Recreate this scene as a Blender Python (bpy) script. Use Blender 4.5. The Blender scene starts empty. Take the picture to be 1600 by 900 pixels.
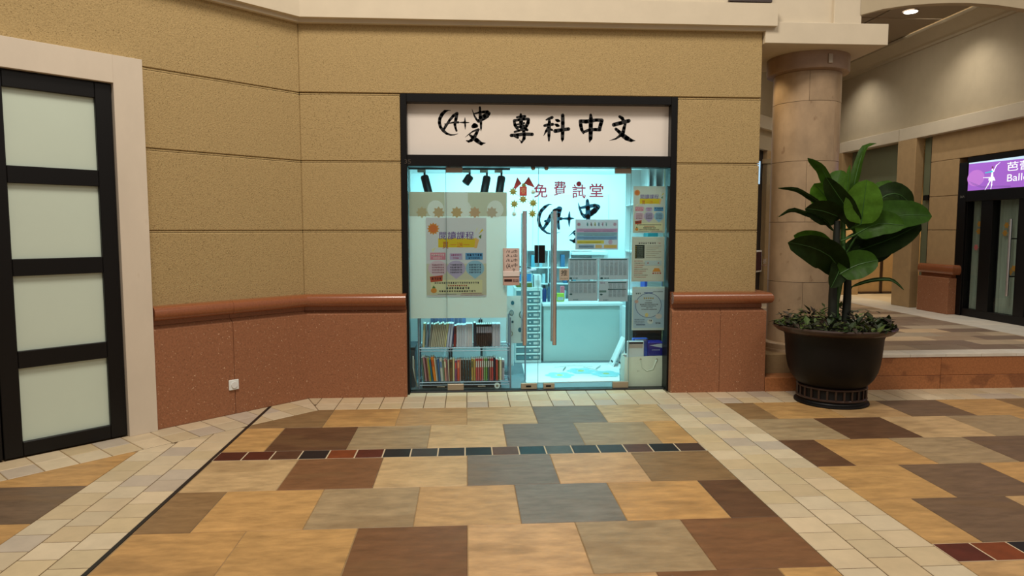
import bpy, bmesh, math, random
from mathutils import Vector, Matrix

SC = bpy.context.scene
COL = SC.collection

# ------------------------------------------------------------------ camera, world, lamps, exposure
def lin(r, g, b, a=1.0):
    f = lambda c: c / 12.92 if c <= 0.04045 else ((c + 0.055) / 1.055) ** 2.4
    return (f(r / 255), f(g / 255), f(b / 255), a)

cam_data = bpy.data.cameras.new('camera')
cam = bpy.data.objects.new('camera', cam_data)
COL.objects.link(cam)
cam_data.sensor_width = 36.0
cam_data.lens = 24.525
cam_data.clip_start = 0.05
cam.location = (0, 0, 1.55)
cam.rotation_euler = (math.radians(90 - 4.8245), 0, math.radians(-3.7658))
SC.camera = cam

world = bpy.data.worlds.new('mall_ambience')
SC.world = world
world.use_nodes = True
bg = world.node_tree.nodes['Background']
bg.inputs['Color'].default_value = (1.0, 0.91, 0.80, 1)
bg.inputs['Strength'].default_value = 0.26

def area(name, loc, target, sx, sy, power, color, spread=180):
    l = bpy.data.lights.new(name, 'AREA')
    l.shape = 'RECTANGLE'; l.size = sx; l.size_y = sy
    l.energy = power; l.color = color[:3]; l.spread = math.radians(spread)
    o = bpy.data.objects.new(name, l); COL.objects.link(o)
    o.location = loc
    o.rotation_euler = (Vector(target) - Vector(loc)).to_track_quat('-Z', 'Y').to_euler()
    return o

def spot(name, loc, target, power, color, angle, blend=0.5, r=0.04):
    l = bpy.data.lights.new(name, 'SPOT')
    l.energy = power; l.color = color[:3]; l.spot_size = math.radians(angle); l.spot_blend = blend; l.shadow_soft_size = r
    o = bpy.data.objects.new(name, l); COL.objects.link(o)
    o.location = loc
    o.rotation_euler = (Vector(target) - Vector(loc)).to_track_quat('-Z', 'Y').to_euler()
    return o

WARM = (1.0, 0.91, 0.79)
CYAN = (0.37, 0.92, 1.0)
area('atrium_lamp', (-0.5, 2.0, 8.2), (0.2, 6.0, 1.0), 2.6, 1.6, 440, WARM)
area('atrium_fill_right', (5.2, 0.8, 7.4), (3.6, 6.0, 1.0), 3.0, 2.5, 120, WARM)  # added fill lamp, brightens the column side from the right
area('shop_lamp_front', (0.7, 7.0, 2.26), (0.7, 7.1, 0), 2.3, 0.4, 30, CYAN, 130)
area('shop_lamp_back', (0.8, 8.75, 2.26), (0.8, 9.5, 1.3), 2.6, 0.5, 66, CYAN)
for i, yy in enumerate((9.2, 11.8)):
    spot('wall_wash_light', (6.25, yy, 4.40), (6.85, yy, 0.4), 52, (1.0, 0.94, 0.84), 118, 1.0)
area('corridor_fill', (4.6, 9.6, 4.42), (4.7, 9.6, 0), 1.6, 4.5, 58, (1.0, 0.93, 0.80))  # added soft fill under the ceiling, raises the corridor's ambient level
spot('recess_light', (7.3, 11.6, 2.8), (7.4, 12.5, 0.8), 110, (1.0, 0.80, 0.48), 120, 0.8)
spot('column_light', (2.85, 6.95, 3.2), (3.05, 7.0, 2.2), 10, (1.0, 0.8, 0.5), 100, 0.7)

SC.view_settings.view_transform = 'Standard'
SC.view_settings.look = 'None'
SC.view_settings.gamma = 1.0
SC.view_settings.use_curve_mapping = False
SC.view_settings.exposure = 0.14

# ------------------------------------------------------------------ materials
def mat(name, base, rough=0.6, metal=0.0, noise=0.0, scale=20.0, bump=0.0, bscale=60.0, coat=0.0,
        spec=0.5, objcol=False, attr=None, stretch=(1, 1, 1), detail=6, fleck=None, dark=None, emit=None, trans=0.0, translucent=0.0):
    m = bpy.data.materials.new(name); m.use_nodes = True
    nt = m.node_tree; N = nt.nodes; L = nt.links
    p = N['Principled BSDF']
    p.inputs['Roughness'].default_value = rough
    p.inputs['Metallic'].default_value = metal
    p.inputs['Specular IOR Level'].default_value = spec
    if coat:
        p.inputs['Coat Weight'].default_value = coat; p.inputs['Coat Roughness'].default_value = 0.12
    if trans:
        p.inputs['Transmission Weight'].default_value = trans
    tc = N.new('ShaderNodeTexCoord'); oi = N.new('ShaderNodeObjectInfo')
    mp = N.new('ShaderNodeMapping'); mp.inputs['Scale'].default_value = stretch
    add = N.new('ShaderNodeVectorMath'); add.operation = 'MULTIPLY_ADD'
    comb = N.new('ShaderNodeCombineXYZ')
    for k in range(3): L.new(oi.outputs['Random'], comb.inputs[k])
    L.new(comb.outputs[0], add.inputs[0]); add.inputs[1].default_value = (37, 53, 71)
    L.new(tc.outputs['Object'], add.inputs[2]); L.new(add.outputs[0], mp.inputs['Vector'])
    if objcol:
        src = oi.outputs['Color']
    elif attr:
        a = N.new('ShaderNodeAttribute'); a.attribute_name = attr; src = a.outputs['Color']
    else:
        rgb = N.new('ShaderNodeRGB'); rgb.outputs[0].default_value = base; src = rgb.outputs[0]
    if noise:
        n = N.new('ShaderNodeTexNoise'); n.inputs['Scale'].default_value = scale; n.inputs['Detail'].default_value = detail
        n.inputs['Roughness'].default_value = 0.62
        L.new(mp.outputs[0], n.inputs['Vector'])
        mr = N.new('ShaderNodeMapRange'); mr.inputs[1].default_value = 0.28; mr.inputs[2].default_value = 0.72
        mr.inputs[3].default_value = 1 - noise; mr.inputs[4].default_value = 1 + noise
        L.new(n.outputs['Fac'], mr.inputs[0])
        mx = N.new('ShaderNodeVectorMath'); mx.operation = 'SCALE'
        L.new(src, mx.inputs[0]); L.new(mr.outputs[0], mx.inputs['Scale'])
        src = mx.outputs[0]
    for sp in (fleck, dark):
        if not sp: continue
        c, sc_, th, w = sp
        n = N.new('ShaderNodeTexNoise'); n.inputs['Scale'].default_value = sc_; n.inputs['Detail'].default_value = 2
        L.new(mp.outputs[0], n.inputs['Vector'])
        mr = N.new('ShaderNodeMapRange'); mr.inputs[1].default_value = th; mr.inputs[2].default_value = th + 0.05
        mr.inputs[3].default_value = 0; mr.inputs[4].default_value = w
        L.new(n.outputs['Fac'], mr.inputs[0])
        mix = N.new('ShaderNodeMix'); mix.data_type = 'RGBA'
        L.new(mr.outputs[0], mix.inputs['Factor']); L.new(src, mix.inputs['A']); mix.inputs['B'].default_value = c
        src = mix.outputs['Result']
    L.new(src, p.inputs['Base Color'])
    if emit:
        L.new(src, p.inputs['Emission Color']); p.inputs['Emission Strength'].default_value = emit
    if bump:
        n = N.new('ShaderNodeTexNoise'); n.inputs['Scale'].default_value = bscale; n.inputs['Detail'].default_value = 5
        L.new(mp.outputs[0], n.inputs['Vector'])
        b = N.new('ShaderNodeBump'); b.inputs['Strength'].default_value = bump; b.inputs['Distance'].default_value = 0.004
        L.new(n.outputs['Fac'], b.inputs['Height']); L.new(b.outputs[0], p.inputs['Normal'])
    if translucent:
        tr = N.new('ShaderNodeBsdfTranslucent'); mxs = N.new('ShaderNodeMixShader'); mxs.inputs[0].default_value = translucent
        L.new(src, tr.inputs['Color']); L.new(p.outputs[0], mxs.inputs[1]); L.new(tr.outputs[0], mxs.inputs[2])
        L.new(mxs.outputs[0], N['Material Output'].inputs['Surface'])
    return m

def glass_mat(name, tint=(0.93, 1, 0.99), refl=0.06):
    m = bpy.data.materials.new(name); m.use_nodes = True
    nt = m.node_tree; N = nt.nodes; L = nt.links
    N.remove(N['Principled BSDF'])
    out = N['Material Output']
    t = N.new('ShaderNodeBsdfTransparent'); t.inputs['Color'].default_value = (*tint, 1)
    g = N.new('ShaderNodeBsdfGlossy'); g.inputs['Roughness'].default_value = 0.02
    f = N.new('ShaderNodeFresnel'); f.inputs['IOR'].default_value = 1.45
    mx = N.new('ShaderNodeMixShader')
    ge = N.new('ShaderNodeNewGeometry'); sb = N.new('ShaderNodeMath'); sb.operation = 'SUBTRACT'; sb.inputs[0].default_value = 1
    ml = N.new('ShaderNodeMath'); ml.operation = 'MULTIPLY'
    L.new(ge.outputs['Backfacing'], sb.inputs[1]); L.new(f.outputs[0], ml.inputs[0]); L.new(sb.outputs[0], ml.inputs[1])
    L.new(ml.outputs[0], mx.inputs[0]); L.new(t.outputs[0], mx.inputs[1]); L.new(g.outputs[0], mx.inputs[2])
    L.new(mx.outputs[0], out.inputs['Surface'])
    return m

M = {}
M['stucco'] = mat('tan_stucco', lin(172, 148, 104), 0.92, noise=0.13, scale=75, bump=1.0, bscale=95, dark=(lin(96, 76, 44), 120, 0.60, 0.55), spec=0.2)
M['stucco_gap'] = mat('stucco_groove', lin(120, 95, 58), 0.95)
M['cream'] = mat('cream_plaster', lin(206, 193, 170), 0.75, noise=0.05, scale=3, bump=0.12, bscale=40, spec=0.3)
M['cream_worn'] = mat('cream_painted_surround', lin(208, 195, 177), 0.6, noise=0.07, scale=2.5, stretch=(1, 1, 0.5), dark=(lin(170, 145, 115), 5, 0.68, 0.35), spec=0.3)
M['granite'] = mat('red_granite', lin(150, 100, 70), 0.75, noise=0.22, scale=75, bump=0.35, bscale=120, fleck=(lin(226, 190, 156), 70, 0.68, 0.8), dark=(lin(100, 58, 40), 85, 0.64, 0.5), spec=0.3)
M['granite_polished'] = mat('polished_red_granite', lin(142, 84, 52), 0.22, noise=0.16, scale=60, fleck=(lin(200, 150, 110), 110, 0.72, 0.4), dark=(lin(92, 46, 26), 60, 0.66, 0.5), coat=0.4)
M['granite_step'] = mat('polished_granite_riser', lin(162, 104, 64), 0.35, noise=0.25, scale=60, dark=(lin(86, 44, 30), 3.5, 0.52, 0.4))
M['slate'] = mat('slate_tile', (1, 1, 1, 1), 0.46, noise=0.26, scale=15, stretch=(0.42, 1.2, 1), bump=0.6, bscale=26, dark=(lin(120, 92, 60), 3.2, 0.58, 0.28), objcol=True, spec=0.3, detail=9)
M['smalltile'] = mat('small_stone_tile', (1, 1, 1, 1), 0.45, noise=0.08, scale=9, bump=0.12, bscale=25, objcol=True, spec=0.4)
M['darktile'] = mat('dark_glazed_tile', (1, 1, 1, 1), 0.48, spec=0.3, noise=0.22, scale=12, objcol=True, bump=0.1, bscale=20)
M['grout'] = mat('floor_grout', lin(150, 124, 88), 0.9, noise=0.1, scale=30)
M['black'] = mat('black_frame', lin(12, 10, 10), 0.4, noise=0.1, scale=30, spec=0.28)
M['blackstrip'] = mat('black_strip', lin(24, 20, 18), 0.5)
M['frost'] = mat('frosted_glass', lin(198, 211, 196), 0.35, noise=0.02, scale=2, spec=0.5)
M['banner'] = mat('white_banner', lin(226, 217, 208), 0.6, noise=0.03, scale=2.2, bump=0.2, bscale=3)
M['ink'] = mat('brush_ink', lin(20, 19, 19), 0.6)
M['glass'] = glass_mat('clear_glass')
M['glassedge'] = mat('green_glass_edge', lin(96, 128, 126), 0.3)
M['steel'] = mat('brushed_steel', lin(232, 234, 240), 0.2, metal=1.0, noise=0.06, scale=60, stretch=(1, 1, 0.05))
M['steel_dull'] = mat('satin_steel', lin(176, 160, 142), 0.42, metal=0.8)
M['chrome'] = mat('wire_chrome', lin(150, 156, 170), 0.5, metal=0.7)
M['white'] = mat('white_paint', lin(235, 236, 236), 0.55)
M['offwhite'] = mat('white_sheet', lin(226, 226, 222), 0.6, noise=0.02, scale=3)
M['vellum'] = mat('translucent_white_sheet', lin(232, 232, 228), 0.6, translucent=0.35)
M['shopfloor'] = mat('grey_vinyl_floor', lin(112, 124, 130), 0.4, noise=0.06, scale=8)
M['counter'] = mat('counter_front', lin(190, 205, 200), 0.5, noise=0.02, scale=4)
M['paper'] = mat('printed_paper', lin(238, 234, 230), 0.7, translucent=0.45)
M['print'] = mat('printing', (1, 1, 1, 1), 0.7, attr='Col', translucent=0.45)
M['printsolid'] = mat('solid_printing', (1, 1, 1, 1), 0.7, attr='Col')
M['printglow'] = mat('backlit_print', (1, 1, 1, 1), 0.5, attr='Col', emit=0.8)
M['obj'] = mat('coloured_paint', (1, 1, 1, 1), 0.55, objcol=True)
M['objgloss'] = mat('coloured_gloss', (1, 1, 1, 1), 0.3, objcol=True)
M['page'] = mat('book_pages', lin(230, 226, 215), 0.8, noise=0.05, scale=80, stretch=(8, 1, 1))
M['marble'] = mat('beige_marble', lin(168, 143, 114), 0.32, noise=0.24, scale=4.0, stretch=(1, 1, 0.7), dark=(lin(120, 92, 66), 14, 0.69, 0.5), spec=0.4, detail=9)
M['marble_dark'] = mat('grey_marble_cap', lin(150, 124, 104), 0.4, noise=0.14, scale=8)
M['pot'] = mat('dark_bronze_glaze', lin(13, 10, 9), 0.5, noise=0.3, scale=9, bump=0.15, bscale=25, spec=0.25)
M['pot_trim'] = mat('brown_bronze_trim', lin(50, 33, 27), 0.38, noise=0.3, scale=18, coat=0.2)
M['soil'] = mat('soil', lin(36, 28, 20), 0.95, noise=0.4, scale=40, bump=0.8, bscale=40)
M['leaf'] = mat('broad_leaf', (1, 1, 1, 1), 0.45, noise=0.3, scale=12, objcol=True, spec=0.25, translucent=0.15)
M['stem'] = mat('green_stalk', lin(52, 92, 34), 0.5, noise=0.25, scale=20, stretch=(1, 1, 0.2))
M['stem_dark'] = mat('dark_stalk', lin(14, 20, 9), 0.6, noise=0.25, scale=20)
M['smallleaf'] = mat('undergrowth_leaf', (1, 1, 1, 1), 0.5, attr='Col')
M['plaster'] = mat('corridor_plaster', lin(178, 163, 136), 0.85, noise=0.05, scale=5, bump=0.1, bscale=60)
M['corr_tan'] = mat('corridor_tan_stone', lin(176, 146, 104), 0.8, noise=0.08, scale=9, bump=0.3, bscale=80)
M['ceil'] = mat('corridor_ceiling', lin(150, 134, 112), 0.9)
M['corr_tile'] = mat('corridor_tile', (1, 1, 1, 1), 0.42, noise=0.12, scale=5, objcol=True)
M['whitestone'] = mat('white_border_stone', lin(214, 206, 192), 0.4, noise=0.06, scale=6)
M['lamp'] = mat('downlight_lens', (1, 0.95, 0.85, 1), 0.5, emit=9)
M['curtain'] = mat('grey_curtain', lin(140, 138, 126), 0.8, noise=0.18, scale=10, stretch=(4, 4, 0.2))
M['greenglass'] = mat('green_frosted_glass', lin(110, 116, 92), 0.3, noise=0.05, scale=4)
M['canvas'] = mat('canvas_bag', lin(208, 204, 190), 0.8, noise=0.05, scale=8, bump=0.3, bscale=18)
M['darkpanel'] = mat('dark_cabinet', lin(34, 32, 34), 0.5)
M['drawerfront'] = mat('smoky_drawer', lin(96, 128, 134), 0.3)
M['plastic'] = mat('white_plastic', lin(228, 232, 228), 0.45)

# ------------------------------------------------------------------ helpers
def link(name, me, material, parent=None, loc=None, color=None, center=True):
    """Links a mesh built in world coordinates; its origin moves to its middle."""
    if material and not me.materials: me.materials.append(material)
    o = bpy.data.objects.new(name, me)
    COL.objects.link(o)
    c = Vector((0, 0, 0))
    if center and len(me.vertices):
        lo = Vector([min(v.co[k] for v in me.vertices) for k in range(3)])
        hi = Vector([max(v.co[k] for v in me.vertices) for k in range(3)])
        c = (lo + hi) / 2
        me.transform(Matrix.Translation(-c))
    p = parent; off = Vector((0, 0, 0))
    while p is not None:
        off += p.location; p = p.parent
    o.parent = parent
    o.location = c - off
    if color: o.color = color
    return o

def obj(name, bm, material, parent=None, color=None, smooth=False, center=True):
    bmesh.ops.recalc_face_normals(bm, faces=bm.faces)
    me = bpy.data.meshes.new(name)
    bm.to_mesh(me); bm.free()
    if smooth:
        for p in me.polygons: p.use_smooth = True
        try: me.set_sharp_from_angle(angle=math.radians(40))
        except Exception: pass
    return link(name, me, material, parent, color=color, center=center)

def tag(o, label, cat=None, group=None, kind=None):
    o['label'] = label
    if cat: o['category'] = cat
    if group: o['group'] = group
    if kind: o['kind'] = kind
    return o

def thing(name, label, cat, loc=(0, 0, 0), group=None):
    o = bpy.data.objects.new(name, None); COL.objects.link(o)
    o.location = loc; o.empty_display_size = 0.05
    return tag(o, label, cat, group)

def struct(name, label, loc=(0, 0, 0)):
    o = bpy.data.objects.new(name, None); COL.objects.link(o)
    o.location = loc; o['kind'] = 'structure'; o['label'] = label
    return o

def clip(poly, nx, ny, d):
    """Keep the side nx*x+ny*y <= d of a convex polygon."""
    out = []
    for i in range(len(poly)):
        a, b = poly[i], poly[(i + 1) % len(poly)]
        da = nx * a[0] + ny * a[1] - d; db = nx * b[0] + ny * b[1] - d
        if da <= 0: out.append(a)
        if (da < 0 < db) or (db < 0 < da):
            t = da / (da - db); out.append((a[0] + t * (b[0] - a[0]), a[1] + t * (b[1] - a[1])))
    return out

def inset(poly, g):
    ar = sum(poly[i][0] * poly[(i + 1) % len(poly)][1] - poly[(i + 1) % len(poly)][0] * poly[i][1] for i in range(len(poly)))
    if ar < 0: poly = poly[::-1]
    res = poly
    for i in range(len(poly)):
        a, b = poly[i], poly[(i + 1) % len(poly)]
        ex, ey = b[0] - a[0], b[1] - a[1]; l = math.hypot(ex, ey)
        if l < 1e-6: continue
        nx, ny = ey / l, -ex / l
        res = clip(res, nx, ny, nx * a[0] + ny * a[1] - g)
        if len(res) < 3: return []
    clean = []
    for p in res:
        if not clean or math.hypot(p[0] - clean[-1][0], p[1] - clean[-1][1]) > 1e-4: clean.append(p)
    if len(clean) > 2 and math.hypot(clean[0][0] - clean[-1][0], clean[0][1] - clean[-1][1]) < 1e-4: clean.pop()
    return clean

def tile_bm(poly, z0, z1, bev=0.004):
    bm = bmesh.new()
    top = inset(poly, bev)
    ar = sum(poly[i][0] * poly[(i + 1) % len(poly)][1] - poly[(i + 1) % len(poly)][0] * poly[i][1] for i in range(len(poly)))
    if ar < 0: poly = poly[::-1]
    lo = [bm.verts.new((x, y, z0)) for x, y in poly]
    mi = [bm.verts.new((x, y, z1 - bev)) for x, y in poly]
    n = len(poly)
    for i in range(n):
        j = (i + 1) % n
        bm.faces.new((lo[i], lo[j], mi[j], mi[i]))
    if len(top) == n:
        # match the inset ring to the outer ring by nearest start
        k0 = min(range(n), key=lambda k: math.hypot(top[k][0] - poly[0][0], top[k][1] - poly[0][1]))
        tv = [bm.verts.new((top[(i + k0) % n][0], top[(i + k0) % n][1], z1)) for i in range(n)]
        for i in range(n):
            j = (i + 1) % n
            bm.faces.new((mi[i], mi[j], tv[j], tv[i]))
        bm.faces.new(tv)
    else:
        bm.faces.new(mi)
    bm.faces.new(lo[::-1])
    return bm

def add_box(bm, x0, x1, y0, y1, z0, z1, bev=0.0, mtx=None):
    r = bmesh.ops.create_cube(bm, size=1)
    vs = r['verts']
    for v in vs:
        v.co = Vector((x0 + (v.co.x + .5) * (x1 - x0), y0 + (v.co.y + .5) * (y1 - y0), z0 + (v.co.z + .5) * (z1 - z0)))
    if bev:
        es = list({e for v in vs for e in v.link_edges})
        rb = bmesh.ops.bevel(bm, geom=es, offset=bev, segments=1, affect='EDGES', profile=0.5)
        vs = list({v for f in rb['faces'] for v in f.verts} | {v for v in vs if v.is_valid})
    if mtx is not None:
        for v in vs: v.co = mtx @ v.co
    return vs

def box(name, x0, x1, y0, y1, z0, z1, material, parent=None, bev=0.003, color=None, mtx=None):
    bm = bmesh.new(); add_box(bm, x0, x1, y0, y1, z0, z1, bev, mtx)
    return obj(name, bm, material, parent, color)

def add_tube(bm, pts, r, seg=8, cap=True, taper=None):
    pts = [Vector(p) for p in pts]
    rings = []
    tot_ = pts[-1] - pts[0]
    up = Vector((0, 1, 0)) if abs(tot_.z) > .75 * tot_.length else Vector((0, 0, 1))
    for i, p in enumerate(pts):
        d = (pts[min(i + 1, len(pts) - 1)] - pts[max(i - 1, 0)]).normalized()
        a = d.cross(up)
        if a.length < 1e-3: a = d.cross(Vector((1, 0, 0)))
        a.normalize(); b = a.cross(d).normalized()
        rr = (taper[i] if taper else r)
        rings.append([bm.verts.new(p + (a * math.cos(t) + b * math.sin(t)) * rr) for t in [2 * math.pi * k / seg for k in range(seg)]])
    for i in range(len(rings) - 1):
        for k in range(seg):
            bm.faces.new((rings[i][k], rings[i][(k + 1) % seg], rings[i + 1][(k + 1) % seg], rings[i + 1][k]))
    if cap:
        bm.faces.new(rings[0][::-1]); bm.faces.new(rings[-1])

def tube(name, pts, r, material, parent=None, seg=8, taper=None, color=None):
    bm = bmesh.new(); add_tube(bm, pts, r, seg, True, taper)
    return obj(name, bm, material, parent, color, smooth=True)

def lathe(name, cx, cy, prof, material, parent=None, seg=48, cap=True, smooth=True):
    bm = bmesh.new(); rings = []
    for r, z in prof:
        rings.append([bm.verts.new((cx + r * math.cos(2 * math.pi * k / seg), cy + r * math.sin(2 * math.pi * k / seg), z)) for k in range(seg)])
    for i in range(len(rings) - 1):
        for k in range(seg):
            bm.faces.new((rings[i][k], rings[i][(k + 1) % seg], rings[i + 1][(k + 1) % seg], rings[i + 1][k]))
    if cap:
        bm.faces.new(rings[0][::-1]); bm.faces.new(rings[-1])
    return obj(name, bm, material, parent, smooth=smooth)

def offset_path(path, t):
    """Offsets an open polyline by t to its right-hand side, mitred."""
    out = []
    n = len(path)
    for i in range(n):
        ns = []
        for a, b in ((i - 1, i), (i, i + 1)):
            if a < 0 or b >= n: continue
            dx, dy = path[b][0] - path[a][0], path[b][1] - path[a][1]; l = math.hypot(dx, dy)
            ns.append((dy / l, -dx / l))
        if len(ns) == 1: nx, ny, k = ns[0][0], ns[0][1], 1
        else:
            nx, ny = ns[0][0] + ns[1][0], ns[0][1] + ns[1][1]; l = math.hypot(nx, ny); nx /= l; ny /= l
            k = 1 / (nx * ns[0][0] + ny * ns[0][1])
        out.append((path[i][0] + nx * t * k, path[i][1] + ny * t * k))
    return out

def sweep(name, path, prof, material, parent=None, smooth=False):
    """Closed profile of (outward, z) points carried along an open plan path."""
    bm = bmesh.new()
    cols = [[bm.verts.new((x, y, z)) for x, y in offset_path(path, t)] for t, z in prof]
    n, m = len(prof), len(path)
    for i in range(n):
        j = (i + 1) % n
        for k in range(m - 1):
            bm.faces.new((cols[i][k], cols[i][k + 1], cols[j][k + 1], cols[j][k]))
    bm.faces.new([cols[i][0] for i in range(n)]); bm.faces.new([cols[i][m - 1] for i in range(n)][::-1])
    return obj(name, bm, material, parent, smooth=smooth)

def plan_slab(name, poly, z0, z1, material, parent=None, bev=0.006):
    """A convex plan polygon extruded, all edges bevelled a little."""
    bm = bmesh.new()
    lo = [bm.verts.new((x, y, z0)) for x, y in poly]; hi = [bm.verts.new((x, y, z1)) for x, y in poly]
    n = len(poly)
    for i in range(n): bm.faces.new((lo[i], lo[(i + 1) % n], hi[(i + 1) % n], hi[i]))
    bm.faces.new(lo[::-1]); bm.faces.new(hi)
    if bev: bmesh.ops.bevel(bm, geom=list(bm.edges), offset=bev, segments=1, affect='EDGES')
    return obj(name, bm, material, parent)

class Print:
    """Flat printing on an upright sheet that faces the viewer's side (-y) or, through axis, another wall."""
    def __init__(s, y, step=0.00003, axis='y'):
        s.v = []; s.f = []; s.c = []; s.y = y; s.k = 0; s.step = step; s.axis = axis; s.auto = True; s.bold = .004
    def layer(s): s.k += 1
    def up(s): s.k += 1 if s.auto else 0
    def pt(s, x, z):
        d = s.y - s.k * s.step
        return (x, d, z) if s.axis == 'y' else (d, x, z)
    def poly(s, pts, col):
        s.up(); b = len(s.v); s.v += [s.pt(*p) for p in pts]; s.f.append(tuple(range(b, b + len(pts)))); s.c.append(col)
    def rect(s, x0, x1, z0, z1, col): s.up(); s.poly([(x0, z0), (x1, z0), (x1, z1), (x0, z1)], col)
    def ell(s, x, z, rx, rz, col, n=20): s.up(); s.poly([(x + rx * math.cos(2 * math.pi * k / n), z + rz * math.sin(2 * math.pi * k / n)) for k in range(n)], col)
    def star(s, x, z, r0, r1, n, col):
        s.up()
        s.poly([(x + (r1 if k % 2 else r0) * math.cos(math.pi * k / n), z + (r1 if k % 2 else r0) * math.sin(math.pi * k / n)) for k in range(2 * n)], col)
    def stroke(s, pts, col):
        """Brush stroke through (x, z, width) points with round ends."""
        keep = s.auto; s.auto = False; s.k += 1
        P = [(Vector((p[0], p[1])), p[2]) for p in pts]
        L = []; R = []
        for i, (p, w) in enumerate(P):
            d = (P[min(i + 1, len(P) - 1)][0] - P[max(i - 1, 0)][0]).normalized()
            n = Vector((-d.y, d.x)); L.append(p + n * w / 2); R.append(p - n * w / 2)
        for i in range(len(P) - 1):
            s.poly([tuple(L[i]), tuple(L[i + 1]), tuple(R[i + 1]), tuple(R[i])], col)
        for p, w in P:
            if w > 0.004: s.ell(p.x, p.y, w / 2, w / 2, col, 10)
        s.auto = keep
    def text(s, body, x0, x1, z0, z1, col, flip=False):
        c = bpy.data.curves.new('t', 'FONT'); c.body = body; c.resolution_u = 3; c.offset = s.bold if any(ord(q) > 0x2fff for q in body) else 0.0
        o = bpy.data.objects.new('t', c); COL.objects.link(o)
        dg = bpy.context.evaluated_depsgraph_get()
        me = bpy.data.meshes.new_from_object(o.evaluated_get(dg))
        bpy.data.objects.remove(o); bpy.data.curves.remove(c)
        xs = [v.co.x for v in me.vertices]; zs = [v.co.y for v in me.vertices]
        if not xs: return
        ax, bx, az, bz = min(xs), max(xs), min(zs), max(zs)
        b = len(s.v); s.up()
        for v in me.vertices:
            u = (v.co.x - ax) / (bx - ax); w = (v.co.y - az) / (bz - az)
            if flip: u = 1 - u
            s.v.append(s.pt(x0 + u * (x1 - x0), z0 + w * (z1 - z0)))
        for p in me.polygons: s.f.append(tuple(b + i for i in p.vertices)); s.c.append(col)
        bpy.data.meshes.remove(me)
    def lines(s, x0, x1, z, h, n, col, rnd):
        """Small print too fine to read: a row of little strokes."""
        w = (x1 - x0) / n; s.up(); keep = s.auto; s.auto = False
        for k in range(n):
            a = x0 + k * w + w * .12; e = a + w * .72
            s.rect(a, e, z + h * .78, z + h, col)
            s.rect(a + w * rnd.uniform(.1, .5), a + w * rnd.uniform(.55, .7), z, z + h * .8, col)
            s.rect(a, e, z + h * rnd.uniform(.05, .45), z + h * .52, col)
        s.auto = keep
    def build(s, name, parent=None, material=None):
        me = bpy.data.meshes.new(name); me.from_pydata(s.v, [], s.f)
        ca = me.color_attributes.new('Col', 'FLOAT_COLOR', 'CORNER')
        i = 0
        for p, c in zip(me.polygons, s.c):
            for _ in p.vertices:
                ca.data[i].color = c; i += 1
        return link(name, me, material or M['print'], parent)

RND = random.Random(7)
def jit(c, a, r=RND):
    k = 1 + r.uniform(-a, a); h = r.uniform(-a, a) * .35
    return (min(1, c[0] * k * (1 + h)), min(1, c[1] * k), min(1, c[2] * k * (1 - h)), 1)

# ------------------------------------------------------------------ plan geometry of the walls
R2 = math.sqrt(.5)
def diag(s, t=0.0):
    """Point s metres along the slanting wall from its corner, t metres out from the granite face."""
    return (-1.45 - s * R2 + t * R2, 6.41 - s * R2 - t * R2)
W = 6.49
CORNER = (-1.45 - .08 * .4142, W)
FAR = diag(4.2, -.08)
RIGHT = (2.765, W)

# ------------------------------------------------------------------ floor
OR = lin(184, 143, 90); TN = lin(178, 144, 100); PT = lin(190, 152, 108); GT = lin(156, 134, 102); BR = lin(118, 82, 54)
DB = lin(94, 66, 46); GR = lin(116, 104, 92); OB = lin(134, 106, 72); LT = lin(186, 156, 114); BG = lin(122, 113, 102); PB = lin(110, 88, 68)
fl = struct('floor', 'mall floor of large mixed slate tiles with a dark tile stripe')
box('grout_bed', -6.0, 9.5, -4.0, 6.62, -0.06, -0.004, M['grout'], fl, bev=0)
M['grout_dark'] = mat('band_grout', lin(104, 84, 58), 0.9); M['grout_pale'] = mat('pale_grout', lin(196, 176, 146), 0.9)
C_OUT = lambda poly: clip(poly, -R2, R2, (-R2) * diag(0, .425)[0] + R2 * diag(0, .425)[1])   # stay outside the slanting border
def rectp(x0, x1, y0, y1): return [(x0, y0), (x1, y0), (x1, y1), (x0, y1)]
G = 0.002
def lay(name, poly, color, material, parent, z1=0.0, g=G, z0=-0.03):
    p = inset(poly, g)
    if len(p) < 3: return None
    ar = abs(sum(p[i][0] * p[(i + 1) % len(p)][1] - p[(i + 1) % len(p)][0] * p[i][1] for i in range(len(p)))) / 2
    if ar < 0.0008: return None
    return obj(name, tile_bm(p, z0, z1, 0.0025), material, parent, color=color)
U = 0.5683
def run(y0, y1, phase, cols, xa, xb, k0, z=0.0):
    k = k0; i = 0
    while True:
        a = (k + phase) * U; b = a + U
        if a >= xb - .01: break
        a2, b2 = max(a, xa), min(b, xb)
        if b2 > xa + .01:
            lay('slate_tile', C_OUT(rectp(a2, b2, y0, y1)), jit(cols[i % len(cols)], .05), M['slate'], fl, z1=RND.uniform(-.0012, .0004))
            i += 1
        k += 1
XA, XB = -1.712, 1.683
ROWS = [
 (5.452, 5.992, 0.0, [OB, OR, TN, LT, GR, LT], -4),
 (4.872, 5.452, 0.5, [OR, DB, GT, LT, GR, GT, OR], -4),
 (4.122, 4.688, 0.0, [LT, BR, LT, GR, PT, OB], -4),
 (3.558, 4.122, 0.5, [OB, OR, GT, TN, BG, OR, DB], -4),
 (2.998, 3.558, 0.0, [OR, OR, BR, PT, GT, BR], -4),
 (2.430, 2.998, 0.5, [LT, OR, OR, PB, PT, BR, OR], -4),
 (1.860, 2.430, 0.0, [OR, BR, PT, GT, OR, TN, OB], -4),
]
for y0, y1, ph, cols, k0 in ROWS: run(y0, y1, ph, cols, XA, XB, k0)
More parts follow.
